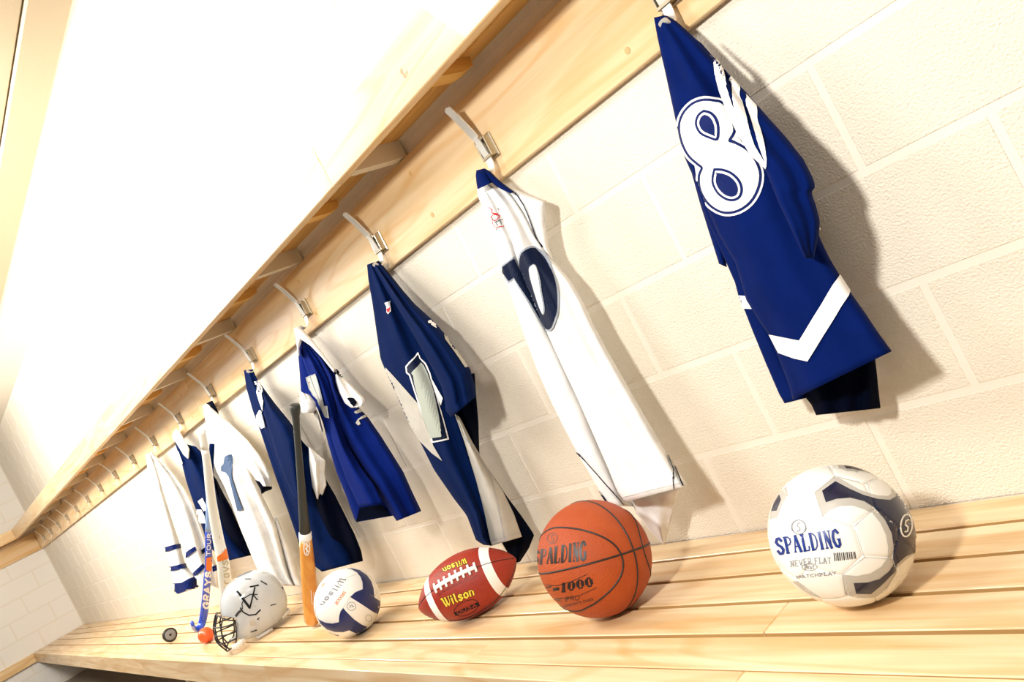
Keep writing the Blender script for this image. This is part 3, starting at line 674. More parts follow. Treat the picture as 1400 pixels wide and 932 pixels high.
# --- white shirt with navy hem stripes
s9 = shirt('white long-sleeved shirt with navy stripes at cuff and hem, last shirt before the empty hooks', 7)
bd = loft('front_panel', a([(60,152),(100,230),(140,330),(180,440),(215,560),(240,680),(270,770),(300,815)]), a([(72,150),(115,190),(180,260),(240,340),(290,430),(330,530),(362,620),(400,720),(428,790),(432,875)]),
          [(0,-.07),(1,-.22)], [(0,-.05),(1,-.10)], M['white'], s9, th=[(0,.02),(1,.05)], folds=[(1.7,.008,0,.1),(3.2,.003,0,0)])
sv = loft('sleeve', a([(35,160),(45,230),(75,340),(105,430),(125,520),(137,640),(163,750),(182,840),(196,904)]), a([(60,150),(95,240),(130,360),(170,490),(210,610),(246,740),(290,800),(303,812),(314,866)]), [(0,-.075),(1,-.27)], [(0,-.06),(1,-.20)], M['white'], s9, th=[(0,.02),(1,.05)], nu=30, folds=[(1.3,.006,0,0)])
T = bvh_of([sv])
for q in ([(135,652),(175,640),(215,634),(219,658),(180,664),(142,677)], [(162,754),(205,745),(244,738),(252,764),(210,770),(168,778)], [(181,842),(230,838),(266,820),(302,806),(315,866),(270,884),(235,888),(197,905)]):
    drape('stripe', [a(q)], T, M['p_blue'], s9, .002)
T = bvh_of([bd])
for q in ([(240,690),(270,664),(300,645),(306,664),(275,692),(244,716)], [(285,792),(312,765),(336,740),(348,758),(322,788),(292,812)], [(325,668),(356,650),(362,672),(332,690)], [(392,752),(413,744),(418,772),(396,780)]):
    drape('stripe', [a(q)], T, M['p_blue'], s9, .002)
# ------------------------------------------------------------------ balls
OFFK = 1
def uvball(name, c, r, mt, par, nu=72, nv=40, shape=None):
    v, f = [], []
    for i in range(nv+1):
        th = math.pi*i/nv
        for j in range(nu):
            ph = 2*math.pi*j/nu; d = Vector((math.sin(th)*math.cos(ph), math.sin(th)*math.sin(ph), math.cos(th)))
            v.append(Vector(c)+(shape(d) if shape else d*r))
    for i in range(nv):
        for j in range(nu): f.append((i*nu+j, (i+1)*nu+j, (i+1)*nu+(j+1) % nu, i*nu+(j+1) % nu))
    o = mesh(name, v, f, mt, par, True)
    bm = bmesh.new(); bm.from_mesh(o.data); bmesh.ops.remove_doubles(bm, verts=bm.verts, dist=1e-6); bm.to_mesh(o.data); bm.free()
    for p in o.data.polygons: p.use_smooth = True
    return o
def arcs(bm, c, pts, r, wd, n=6):               # raised or inlaid line following a ball: flattened tube
    tube(bm, [Vector(c)+p for p in pts], wd, n)
# letter shapes: strokes in a unit box; T thick, t thin
G = {
'S': [('T', [(.85,.78),(.62,.97),(.32,.95),(.14,.76),(.3,.58),(.68,.44),(.86,.24),(.68,.03),(.34,.02),(.12,.22)])],
'P': [('T', [(.25,0),(.25,1)]), ('t', [(.25,.98),(.62,.98),(.86,.86),(.88,.66),(.66,.5),(.25,.5)]), ('t', [(.05,.02),(.48,.02)]), ('t', [(.05,.98),(.3,.98)])],
'A': [('t', [(.1,0),(.46,1)]), ('T', [(.48,1),(.86,0)]), ('t', [(.25,.34),(.68,.34)]), ('t', [(0,.02),(.26,.02)]), ('t', [(.68,.02),(1,.02)])],
'L': [('T', [(.25,0),(.25,1)]), ('t', [(.05,.98),(.5,.98)]), ('t', [(.05,.02),(.82,.02),(.9,.28)])],
'D': [('T', [(.22,0),(.22,1)]), ('t', [(.05,.98),(.5,.98),(.82,.8),(.92,.5),(.82,.2),(.5,.02),(.05,.02)])],
'I': [('T', [(.5,0),(.5,1)]), ('t', [(.2,.98),(.8,.98)]), ('t', [(.2,.02),(.8,.02)])],
'N': [('t', [(.2,0),(.2,1)]), ('T', [(.2,1),(.8,0)]), ('t', [(.8,0),(.8,1)]), ('t', [(.02,.98),(.25,.98)]), ('t', [(.62,.98),(.98,.98)]), ('t', [(.04,.02),(.36,.02)])],
'G': [('T', [(.86,.78),(.6,.98),(.3,.9),(.13,.62),(.13,.36),(.32,.08),(.6,.02),(.84,.14),(.84,.44)]), ('t', [(.58,.45),(1,.45)])],
'0': [('T', [(.22,.5),(.26,.8)]), ('T', [(.2,.3),(.2,.7)]), ('t', [(.2,.7),(.34,.96),(.66,.96),(.8,.7)]), ('T', [(.8,.3),(.8,.7)]), ('t', [(.8,.3),(.66,.04),(.34,.04),(.2,.3)])],
'1': [('T', [(.5,0),(.5,1)]), ('t', [(.22,.8),(.5,.98)]), ('t', [(.2,.02),(.8,.02)])],
'T': [('t', [(.5,0),(.5,1)]), ('t', [(.05,.98),(.95,.98)])], 'F': [('t', [(.2,0),(.2,1)]), ('t', [(.2,.98),(.9,.98)]), ('t', [(.2,.5),(.7,.5)])],
'-': [('T', [(.2,.5),(.8,.5)])], 'R': [('t', [(.2,0),(.2,1),(.7,1),(.88,.75),(.7,.5),(.2,.5)]), ('t', [(.5,.5),(.9,0)])],
'E': [('t', [(.85,1),(.18,1),(.18,0),(.88,0)]), ('t', [(.18,.5),(.7,.5)])], 'V': [('t', [(.05,1),(.5,0),(.95,1)])],
'M': [('t', [(.08,0),(.14,1),(.5,.3),(.86,1),(.92,0)])], 'C': [('t', [(.9,.85),(.6,1),(.2,.85),(.12,.5),(.2,.15),(.6,0),(.9,.15)])],
'H': [('t', [(.15,0),(.15,1)]), ('t', [(.85,0),(.85,1)]), ('t', [(.15,.5),(.85,.5)])], 'Y': [('t', [(.05,1),(.5,.5),(.95,1)]), ('t', [(.5,.5),(.5,0)])],
'O': [('t', [(.5,1),(.15,.85),(.08,.5),(.15,.15),(.5,0),(.85,.15),(.92,.5),(.85,.85),(.5,1)])], 'U': [('t', [(.12,1),(.12,.25),(.4,0),(.65,0),(.88,.25),(.88,1)])],
'Z': [('t', [(.1,1),(.9,1),(.1,0),(.9,0)])], 'K': [('t', [(.15,0),(.15,1)]), ('t', [(.85,1),(.2,.5),(.9,0)])], ' ': [],
'Q': [('t', [(.5,1),(.12,.8),(.12,.2),(.5,0),(.88,.2),(.88,.8),(.5,1)]), ('t', [(.6,.25),(.95,-.05)])],
'W': [('T', [(0,.92),(.12,1),(.2,.4),(.3,.02)]), ('t', [(.3,.02),(.5,.35),(.5,.98)]), ('T', [(.5,.98),(.56,.3),(.68,.02)]), ('t', [(.68,.02),(.92,.35),(.95,1)]), ('t', [(.88,.98),(1.05,.98)])],
'i': [('T', [(.5,0),(.5,.66)]), ('t', [(.2,.62),(.5,.64)]), ('T', [(.5,.84),(.5,.96)])], 'l': [('T', [(.42,1),(.42,.2),(.7,0)]), ('t', [(.15,.98),(.42,.98)])],
's': [('T', [(.85,.55),(.5,.68),(.2,.52),(.5,.36),(.85,.2),(.5,.0),(.12,.14)])], 'o': [('T', [(.5,.66),(.18,.5),(.18,.15),(.5,0),(.82,.15),(.82,.5),(.5,.66)])],
'n': [('T', [(.18,0),(.18,.66)]), ('t', [(.18,.5),(.5,.68),(.8,.5)]), ('T', [(.8,.5),(.8,.0)])],
'g': [('t', [(.8,.66),(.8,-.2),(.5,-.34),(.2,-.22)]), ('t', [(.8,.5),(.5,.66),(.2,.5),(.2,.15),(.5,0),(.8,.15)])], 'r': [('t', [(.25,0),(.25,.66)]), ('t', [(.25,.45),(.5,.66),(.85,.6)])],
'a': [('t', [(.8,.66),(.8,0)]), ('t', [(.8,.5),(.5,.66),(.2,.5),(.2,.15),(.5,0),(.8,.15)])], 'y': [('t', [(.1,.66),(.5,0)]), ('t', [(.9,.66),(.3,-.34)])],
'e': [('t', [(.2,.35),(.8,.35),(.7,.6),(.4,.66),(.18,.4),(.25,.08),(.5,0),(.8,.1)])], 't': [('t', [(.4,.95),(.4,.1),(.7,0)]), ('t', [(.1,.66),(.75,.66)])],
'.': [('T', [(.4,0),(.4,.1)])]}
ADV = {'I': .62, 'i': .55, 'l': .6, 'W': 1.35, '1': .7, ' ': .5, '.': .4, 'M': 1.1}
def lettering(text, BL, BR, TL, TR, thick, thin, bow=0):
    """strokes of a word laid between its four corners; returns ribbons for drape"""
    BL, BR, TL, TR = map(Vector, (BL, BR, TL, TR)); tot = sum(ADV.get(ch, .95) for ch in text); x = 0; out = []
    for ch in text:
        ad = ADV.get(ch, .95)
        for kind, pts in G[ch]:
            q = []
            for u, v in pts:
                U = (x+u*ad*.9+.05*ad)/tot; bo = 4*U*(1-U)*bow
                P = (BL.lerp(BR, U)).lerp(TL.lerp(TR, U), v); nrm = (TL-BL).normalized(); q.append(tuple(P+nrm*bo))
            out.append((q, thick if kind == 'T' else thin))
        x += ad
    return out
def ellipse(c, rx, ry, rot=0, n=20):
    return [(c[0]+rx*math.cos(q)*math.cos(rot)-ry*math.sin(q)*math.sin(rot), c[1]+rx*math.cos(q)*math.sin(rot)+ry*math.sin(q)*math.cos(rot)) for q in [2*math.pi*i/n for i in range(n+1)]]

# --- soccer ball: 32 stitched panels
SC = Vector((.0401, -.2941, ZB+.1097)); SR = .1097
soc = empty('soccer_ball', (SC.x, SC.y, ZB), 'white soccer ball with navy and grey swooshes, at the right end of the bench', 'ball')
RS = Matrix(((.8336, .444, .3286), (-.3867, .8939, -.2268), (-.3944, .062, .9168)))
ph = (1+5**.5)/2; ico = []
for s1 in (1, -1):
    for s2 in (1, -1): ico += [(0, s1, s2*ph), (s1, s2*ph, 0), (s2*ph, 0, s1)]
ico = [Vector(q) for q in ico]
TV = [(ico[i]*2/3+ico[j]/3).normalized() for i in range(12) for j in range(12) if i != j and abs((ico[i]-ico[j]).length-2) < 1e-5]
cents = [(q.normalized(), 5) for q in ico]
for i in range(12):
    for j in range(i):
        for k in range(j):
            if all(abs((ico[p]-ico[q]).length-2) < 1e-5 for p, q in ((i, j), (j, k), (i, k))): cents.append(((ico[i]+ico[j]+ico[k]).normalized(), 6))
uvball('bladder', SC, SR*.985, M['core'], soc, 48, 24)
for cc, n in cents:
    vs = sorted(TV, key=lambda q: (q-cc).length)[:n]
    e1 = (vs[0]-cc*vs[0].dot(cc)).normalized(); e2 = cc.cross(e1)
    vs.sort(key=lambda q: math.atan2(q.dot(e2), q.dot(e1)))
    vv, ff, mp = [], [], {}
    Nn = 7
    def addv(p, edge):
        key = tuple(round(x, 5) for x in p)
        if key in mp: return mp[key]
        g = min(1, edge/.09); r = SR*(1-.013*(1-g)**2.2)
        mp[key] = len(vv); vv.append(SC+(RS @ p.normalized())*r); return mp[key]
    for a_, b_ in zip(vs, vs[1:]+vs[:1]):
        grid = {}
        for i in range(Nn+1):
            for j in range(Nn+1-i):
                s, t = i/Nn, j/Nn; s2_, t2_ = s, t
                w_ = s+t                                        # 0 at centre, 1 at the seam
                ww = 1-(1-w_)**1.35
                if w_ > 0: s2_, t2_ = s*ww/w_, t*ww/w_
                p = cc*.94*(1-s2_-t2_)+a_*s2_+b_*t2_ if False else cc.lerp(cc, 0)*(1-s2_-t2_)+a_*s2_+b_*t2_
                grid[i, j] = addv(p*1.0, (1-ww))
        for i in range(Nn):
            for j in range(Nn-i):
                ff.append((grid[i, j], grid[i+1, j], grid[i, j+1]))
                if i+j < Nn-1: ff.append((grid[i+1, j], grid[i+1, j+1], grid[i, j+1]))
    # close the rim down into the seam
    o = mesh('panel', vv, ff, M['ball_white'], soc, True)
sball = bvh_of([o for o in bpy.data.objects if o.name.startswith('panel') and o.parent == soc])
c = K((1030, 620), 4.236)
big_g = c([(475,130),(540,165),(610,205),(660,225),(720,242),(780,245),(803,228),(797,200),(812,185),(832,215),(885,285),(928,390),(949,500),(944,570),(885,612),(832,660),(826,690),(765,790),(705,832),(600,833),(532,815),(515,700),(600,708),(680,692),(740,655),(778,605),(780,540),(768,470),(735,400),(690,345),(640,322),(570,300),(500,303),(440,328),(402,365),(355,225)])
big_b = c([(475,160),(560,205),(640,240),(720,262),(790,268),(828,245),(822,210),(882,288),(925,390),(947,500),(942,568),(880,595),(830,640),(822,680),(740,762),(680,812),(595,810),(580,748),(660,745),(730,725),(785,680),(812,640),(808,600),(812,540),(800,460),(760,380),(700,312),(640,275),(560,255),(480,262),(420,282),(398,215)])
s_a = drape('swoosh_edge', [big_g, c([(190,190),(203,240),(168,290),(138,370),(96,380),(100,340),(122,270),(150,225)]), c([(225,740),(258,737),(300,772),(350,808),(388,833),(335,820),(285,790)])], sball, M['ball_grey'], soc, .0005, step=3)
s_b = drape('swoosh', [big_b, c([(150,235),(161,265),(135,330),(104,333),(118,290),(135,260)])], sball, M['ball_navy'], soc, .0009, step=3)
for o in (s_a, s_b):                                            # the same print on the far side of the ball
    for ang in (180,):
        o2 = o.copy(); o2.data = o.data.copy(); C.objects.link(o2)
        q = Matrix.Translation(SC) @ Matrix.Rotation(math.radians(ang), 4, 'Z') @ Matrix.Translation(-SC)
        for v in o2.data.vertices: v.co = q @ v.co
drape('seam', [], sball, M['ball_grey'], soc, .0012, step=4, ribbons=[(c(q), .55) for q in ([(455,66),(467,130)],[(475,130),(355,225),(402,365),(578,425),(700,320)],[(578,425),(600,470),(642,600),(515,700),(532,815)],[(642,600),(806,610),(830,680),(765,790)],[(475,130),(540,150),(660,175),(680,245)],[(650,172),(690,148)])])
drape('wordmark', [], sball, M['ink_blue'], soc, .0013, step=3, ribbons=lettering('SPALDING', *c([(140,583),(515,538),(120,492),(492,436)]), 3.6, 1.7))
drape('wordmark', [], sball, M['ink_grey'], soc, .0013, step=3, ribbons=lettering('NEVER FLAT', *c([(215,655),(455,635),(212,622),(450,600)]), .8, .8, 1.5)+lettering('MATCHPLAY', *c([(250,722),(482,697),(246,705),(480,680)]), .8, .8)
      +[(c(ellipse((326,655), 44, 20)), .7)]+lettering('Post', *c([(296,668),(356,664),(296,645),(356,641)]), .9, .8))
drape('barcode', [], sball, M['p_black'], soc, .0013, step=4, ribbons=[([tuple(p) for p in c([(x, 574+(468-x)*.06), (x+6, 620+(468-x)*.12)])], wd) for x, wd in [(466,1),(476,.6),(486,1.3),(497,1.1),(508,.7),(520,1.4),(531,.6),(541,1.2),(553,.9),(565,1.3),(577,.7),(585,1.)]])
drape('logo', [], sball, M['ink_grey'], soc, .0013, step=3, ribbons=[(c(ellipse((263,425), 40, 42, -.5)), 1.6), (c([(272,400),(256,404),(256,420),(270,428),(270,444),(252,450)]), 1.2)])
drape('logo', [], sball, M['p_white'], soc, .0016, step=3, ribbons=[(c(ellipse((883,416), 33, 64, .08)), 2.2), (c([(896,382),(880,390),(876,410),(892,425),(890,448),(874,452)]), 2.0)])

# --- basketball
BC = Vector((-.5588, -.2919, ZB+.1237)); BR_ = .1237
bas = empty('basketball', (BC.x, BC.y, ZB), 'orange pebbled basketball with black seams, left of the soccer ball', 'ball')
cov = uvball('cover', BC, BR_, M['orange'], bas, 96, 56); bt = bvh_of([cov])
c = K((720, 670), 932/190)
def hitb(px, bv):
    h = bv.ray_cast(CAM, ray(px)); return h[0]
def planefit(pts, ctr):                          # plane through traced points -> circle on the ball
    import numpy as np
    A = np.array([list(p-ctr) for p in pts]); m = A.mean(0); u, s, vt = np.linalg.svd(A-m); return Vector(vt[2]), float(m @ vt[2])
def circ(ctr, r, nrm, d, n=120):
    nrm = nrm.normalized(); rr = math.sqrt(max(1e-6, r*r-d*d)); e1 = nrm.orthogonal().normalized(); e2 = nrm.cross(e1)
    return [ctr+nrm*d+e1*rr*math.cos(2*math.pi*i/n)+e2*rr*math.sin(2*math.pi*i/n) for i in range(n)]
OVT = [(112,290),(150,262),(200,250),(330,258),(460,292),(560,340),(620,395),(652,480),(640,560),(600,630),(520,710),(430,775),(330,803)]
bm = bmesh.new(); cur = []
for tr, great in (([(108,570),(200,556),(400,512),(560,462),(640,440),(720,415),(810,377)], True), ([(430,80),(520,125),(600,200),(680,320),(720,415),(738,500),(735,600),(705,740)], True)):
    P = [hitb(q, bt) for q in c(tr)]; P = [p for p in P if p]
    nrm, d = planefit(P, BC)
    if great: d = 0
    cur.append((nrm, d)); tube(bm, circ(BC, BR_-.0007, nrm, d), .0023, 8, closed=True)
# the oval side seams: traced half, its half-turn about the pole, and the mirror image of both
nE, nM = cur[0][0].normalized(), cur[1][0].normalized()
for sgn in (1, -1):
    pass
P = [p for p in (hitb(q, bt) for q in c([(q.x, q.y) for q in spline([(q[0], q[1], 0) for q in OVT], 4)])) if p]
pole = (nM*(1 if sum((p-BC).dot(nM) for p in P) > 0 else -1))
rot = Matrix.Rotation(math.pi, 3, pole); P = [(p-BC) for p in P]
P2 = P+[rot @ p for p in P]; e1 = pole.orthogonal().normalized(); e2 = pole.cross(e1)
P2.sort(key=lambda p: math.atan2(p.dot(e2), p.dot(e1)))
P3 = []
for p in P2:
    if not P3 or (p-P3[-1]).length > .008: P3.append(p)
for k in range(2): P3 = [((P3[i-1]+P3[i]*2+P3[(i+1) % len(P3)])/4).normalized()*(BR_-.0007) for i in range(len(P3))]
for mir in (False, True):
    tube(bm, [BC+(p-2*p.dot(nM)*nM if mir else p) for p in P3], .0023, 8, closed=True)
frombm('seam', bm, M['rubber'], bas, True)
drape('wordmark', [], bt, M['rubber'], bas, .0006, step=3, ribbons=lettering('SPALDING', *c([(35,500),(400,470),(45,408),(402,338)]), 3.6, 1.5))
drape('wordmark', [], bt, M['rubber'], bas, .0006, step=3, ribbons=lettering('TF-1000', *c([(40,720),(455,640),(60,668),(440,580)]), 4.2, 1.9)
      +[(c([(115,632),(200,640),(300,612),(408,562)]), .8), (c([(170,728),(260,726),(360,704),(468,654)]), .8)])
drape('wordmark', [], bt, M['rubber'], bas, .0006, step=3, ribbons=lettering('ZK PRO', *c([(170,752),(356,735),(172,728),(356,705)]), .8, .8))
drape('wordmark', [], bt, M['rubber'], bas, .0006, step=3, ribbons=lettering('COMPOSITE COVER', *c([(245,785),(450,738),(243,775),(445,722)]), .5, .5))
drape('logo', [], bt, M['rubber'], bas, .0006, step=3, ribbons=[(c(ellipse((172,322), 32, 36, .5)), .8), (c([(186,300),(170,302),(166,318),(182,326),(178,342),(158,344)]), .8)])

# --- American football
FA, FB_ = Vector((-1.0345, -.1640, .0985)), Vector((-1.2583, -.3784, .0900)); FC = (FA+FB_)/2; fl = (FA-FB_).length/2; fx = (FA-FB_).normalized(); FR = .0865
FC.z = ZB+FR
fb = empty('american_football', (FC.x, FC.y, ZB), 'red-brown leather American football with white laces and white stripes', 'ball')
fy = Vector((0, 0, 1)); fy = (fy-fx*fy.dot(fx)).normalized(); fz = fx.cross(fy)
def frad(t): return FR*max(0, (1-abs(t)**2.25))**.78*(1-.03*abs(t))
def fpt(t, a_, k=0): return FC+fx*(fl*t)+(fy*math.cos(a_)+fz*math.sin(a_))*(frad(t)+k)
def fshell(name, t0, t1, mt, k=0, nt_=30, na=64, par=None):
    v, f = [], []
    for i in range(nt_+1):
        t = t0+(t1-t0)*i/nt_
        for j in range(na):
            q = 2*math.pi*j/na; dip = .0012*max(0, 1-abs(((q % (math.pi/2))-math.pi/4 if False else (q+math.pi/4) % (math.pi/2)-math.pi/4))/.06)
            v.append(fpt(t, q+FROT, k-dip))
    for i in range(nt_):
        for j in range(na): f.append((i*na+j, i*na+(j+1) % na, (i+1)*na+(j+1) % na, (i+1)*na+j))
    return mesh(name, v, f, mt, par, True)
c7f = K((565, 740), 1165/150)
# rotation of the seams about the long axis from the lace line
import mathutils
tmpv = []
FROT = 0
probe = fshell('cover', -.999, .999, M['fb'], 0, 60, 96, fb); pb = bvh_of([probe])
lm = hitb(c7f([(420,385)])[0], pb)
q_ = lm-FC; FROT = math.atan2(q_.dot(fz), q_.dot(fy))
bpy.data.objects.remove(probe)
body = fshell('cover', -.999, .999, M['fb'], 0, 70, 128, fb); fbv = bvh_of([body])
fshell('stripe', .50, .655, M['lace'], .0007, 8, 96, fb); fshell('stripe', -.66, -.52, M['lace'], .0007, 8, 96, fb)
bm = bmesh.new()
for k in range(4): tube(bm, [fpt(-.98+1.96*i/60, FROT+k*math.pi/2, .0001) for i in range(61)], .0009, 6)
frombm('seam', bm, M['rubber'], fb, True)
tube_pts = lambda a0, a1, t: [fpt(t, FROT+a0+(a1-a0)*i/6, .0032) for i in range(7)]
for k in range(8):
    t = -.40+.80*k/7; bm = bmesh.new(); tube(bm, tube_pts(-.17, .17, t), .0034, 8, flat=(fx, .6)); frombm('lace', bm, M['lace'], fb, True)
bm = bmesh.new(); tube(bm, [fpt(-.42+.84*i/20, FROT+.03, .0034) for i in range(21)], .0032, 8); tube(bm, [fpt(-.42+.84*i/20, FROT-.03, .0034) for i in range(21)], .0028, 8); frombm('lace', bm, M['lace'], fb, True)
wl = lettering('Wilson', *c7f([(330,700),(655,560),(290,610),(635,480)]), 2.3, 1.1)
drape('wordmark', [], fbv, M['p_black'], fb, .0004, step=3, ribbons=[(q, wd+1.3) for q, wd in wl]); drape('wordmark', [], fbv, M['yellow'], fb, .0008, step=3, ribbons=wl)
wl = lettering('Wilson', *c7f([(565,172),(300,290),(572,225),(330,335)]), 1.7, .9)
drape('wordmark', [], fbv, M['p_black'], fb, .0004, step=3, ribbons=[(q, wd+1.1) for q, wd in wl]); drape('wordmark', [], fbv, M['yellow'], fb, .0008, step=3, ribbons=wl)
drape('emblem', [c7f([(430,755),(690,640),(708,680),(448,790)])], fbv, M['p_black'], fb, .0004, step=3, ribbons=[(c7f(ellipse((565,705), 140, 72, -.42)), .8)])
drape('emblem', [], fbv, M['fb'], fb, .0008, step=3, ribbons=lettering('OUSA', *c7f([(465,775),(680,680),(455,745),(668,650)]), .9, .9))
drape('panel_edge', [], fbv, M['rubber'], fb, .0004, step=4, ribbons=[(c7f([(255,580),(340,520),(450,460),(560,415),(640,385),(690,345)]), .5), (c7f([(225,375),(300,320),(420,270),(540,240),(640,268)]), .5)])

# --- volleyball
VC = Vector((-1.7829, -.3429, ZB+.1084)); VR = .1084
vb = empty('volleyball', (VC.x, VC.y, ZB), 'white volleyball with navy curved panels, beside the foot of the bat', 'ball')
vc = uvball('cover', VC, VR, M['vb_white'], vb, 80, 44); vt = bvh_of([vc])
c = K((420, 765), 8.1)
pans = [[(430,97),(500,95),(580,115),(660,170),(710,240),(735,320),(742,418),(725,402),(660,355),(615,325),(612,250),(590,190),(550,140),(490,106)],
        [(475,412),(530,360),(615,325),(660,355),(735,412),(806,456),(808,500),(795,560),(782,604),(720,570),(600,490)],
        [(398,532),(430,570),(520,660),(600,715),(690,752),(640,795),(560,822),(460,778),(400,740),(350,700),(355,620),(370,570)],
        [(94,602),(130,660),(200,695),(280,705),(350,690),(400,740),(470,778),(400,800),(310,798),(220,770),(150,710)]]
va = [drape('blue_panel', [sm(c(q), 1)], vt, M['vb_blue'], vb, .0008, step=3) for q in pans]
for o in va:
    o2 = o.copy(); o2.data = o.data.copy(); C.objects.link(o2)
    q = Matrix.Translation(VC) @ Matrix.Rotation(math.pi, 4, (-.4, .2, .9)) @ Matrix.Translation(-VC)
    for v in o2.data.vertices: v.co = q @ v.co
drape('seam', [], vt, M['ball_grey'], vb, .0010, step=4, ribbons=[(c(q), .4) for q in ([(475,412),(398,532)],[(420,97),(300,120),(180,230),(92,420),(94,602)],[(430,200),(540,160)],[(742,418),(800,300)])])
drape('wordmark', [], vt, M['ink_grey'], vb, .0008, step=3, ribbons=lettering('Wilson', *c([(372,186),(132,500),(432,212),(172,520)]), 1.9, 1.0, 1.0))
drape('wordmark', [], vt, M['ink_orange'], vb, .0008, step=3, ribbons=lettering('INDOOR', *c([(408,345),(300,480),(432,358),(328,502)]), 1.0, .9)+[(c([(165,300),(190,262)]), 2.0)])
drape('emblem', [], vt, M['ink_grey'], vb, .0008, step=3, ribbons=[(c(ellipse((490,515), 48, 46)), .7), (c([(470,500),(485,515),(470,528)]), 1), (c([(492,495),(505,520),(515,512)]), 1), (c(ellipse((680,645), 34, 36)), .5)])

# --- small orange ball and puck
OB = Vector((-3.4503, -.3901, ZB+.0374))
ob = uvball('hockey_ball', OB, .0374, M['ball_or'], None, 40, 24); tag(ob, 'small smooth orange ball touching the toe of the blue stick', 'ball')
PC = Vector((-4.24, -.375, ZB+.0395))
dv = (CAM-PC); dv.z = 0; dv.normalize(); dv = Matrix.Rotation(.25, 3, 'Z') @ dv
pk = empty('hockey_puck', (PC.x, PC.y, ZB), 'black puck standing on its edge, leftmost object on the bench', 'puck')
def lathe(name, prof_, org, ax, mt, par, n=40):
    ax = ax.normalized(); e1 = ax.orthogonal().normalized(); e2 = ax.cross(e1); v, f = [], []
    for h, r in prof_:
        for j in range(n): v.append(org+ax*h+(e1*math.cos(2*math.pi*j/n)+e2*math.sin(2*math.pi*j/n))*r)
    for i in range(len(prof_)-1):
        for j in range(n): f.append((i*n+j, i*n+(j+1) % n, (i+1)*n+(j+1) % n, (i+1)*n+j))
    f.append(tuple(range(n-1, -1, -1))); f.append(tuple(range((len(prof_)-1)*n, len(prof_)*n)))
    return mesh(name, v, f, mt, par, True)
lathe('rim', [(-.0125, .035), (-.0105, .0385), (.0105, .0385), (.0125, .037), (.0125, .031), (.0110, .029)], PC, dv, M['puckr'], pk)
lathe('face', [(.0108, .0295), (.0118, .0285), (.0122, .010), (.0122, .009)], PC, dv, M['puckf'], pk)
lathe('centre', [(.0118, .0075), (.0130, .0065), (.0130, .003), (.0122, .0025)], PC, dv, M['puckr'], pk, 20)

# ------------------------------------------------------------------ baseball bat
bT, bB = at((403, 553), -.165), atz((427, 851), ZB+.019); bax = (bB-bT).normalized(); bl = (bB-bT).length
bB2 = bB; wpx = lambda t, px: px*depth(bT.lerp(bB2, t))/F
bat = empty('baseball_bat', tuple(bB2), 'wooden baseball bat with black grip standing on its barrel end, leaning by the volleyball', 'bat')
gp = [(0, 6.2), (.004, 7.2), (.016, 7.4), (.03, 6.6), (.05, 5.2), (.10, 4.5), (.2, 4.6), (.3, 5.0), (.4, 5.8), (.5, 6.8), (.565, 7.6)]
def bpro(ps, k=1): return [(t*bl, wpx(t, r)*k) for t, r in ps]
lathe('grip', bpro(gp), bT, bax, M['grip'], bat)
lathe('collar', bpro([(.563, 7.6), (.565, 8.6), (.592, 8.8), (.595, 8.4)]), bT, bax, M['p_white'], bat)
barrel = lathe('barrel', bpro([(.592, 8.4), (.65, 9.2), (.75, 10.2), (.85, 10.8), (.95, 10.9), (.985, 10.4), (1.0, 8.2)]), bT, bax, M['batwood'], bat)
bt_ = bvh_of([barrel]); c = K((380, 700), 1400/340)
drape('emblem', [], bt_, M['p_white'], bat, .001, step=3, ribbons=[(c(ellipse((162,198), 16, 44)), 1.3), (c([(155,175),(170,190),(156,205),(170,222)]), 1.6), (c([(164,165),(162,235)]), 1.0)])
drape('print', [], bt_, M['pad'], bat, .001, step=3, ribbons=[(c([(186,440),(192,520)]), 1.0), (c([(200,450),(204,515)]), .7)])

# ------------------------------------------------------------------ field hockey sticks
def stick(pxs, ys, wpxs, segs, label, grp):
    P3 = []
    n = len(pxs); pr = spline([(x, y, 0) for x, y in pxs], 8); yy = resample([(y, 0, 0) for y in ys], len(pr)); ww = resample([(q, 0, 0) for q in wpxs], len(pr))
    P3 = [at((p.x, p.y), q.x) for p, q in zip(pr, yy)]; R3 = [q.x/2*depth(p)/F for p, q in zip(P3, ww)]
    st = empty('hockey_stick', tuple(P3[-1]), label, 'hockey stick', grp)
    L = len(P3)-1; out = []
    for nm, t0, t1, mt, k in segs:
        i0, i1 = round(t0*L), round(t1*L)
        out.append(ctube(nm, P3[i0:i1+1], [r*k for r in R3[i0:i1+1]], M[mt], st, 16, flat=(Vector(RT), .62)))
    return st, out
wst, wo = stick([(276,589),(283,632),(289,683),(298,734),(304,764),(309,805),(314,842)], [-.265,-.27,-.28,-.285,-.29,-.30,-.31], [9.5,11,13,17,19,19,17], [('grip', 0, .1, 'stick_w', 1.06), ('shaft', .1, 1, 'stick_w', 1)],
      'white field hockey stick with orange band and gold lettering, behind the helmet', 'field hockey sticks leaning on the wall')
c = K((190, 580), 3.881); sb = bvh_of(wo)
drape('orange_flash', [c([(414,702),(440,684),(462,656),(474,712),(440,722),(418,728)])], sb, M['stick_o'], wst, .003, step=3)
c2 = K((180, 700), 1118/240)
drape('lettering', [], sb, M['gold'], wst, .003, step=3, ribbons=lettering('grays', *c2([(632,500),(612,300),(582,510),(560,300)]), 1.2, 1.0))
drape('shaft_mark', [], sb, M['gold'], wst, .003, step=3, ribbons=[(c([(424,590),(430,606)]), .8)])
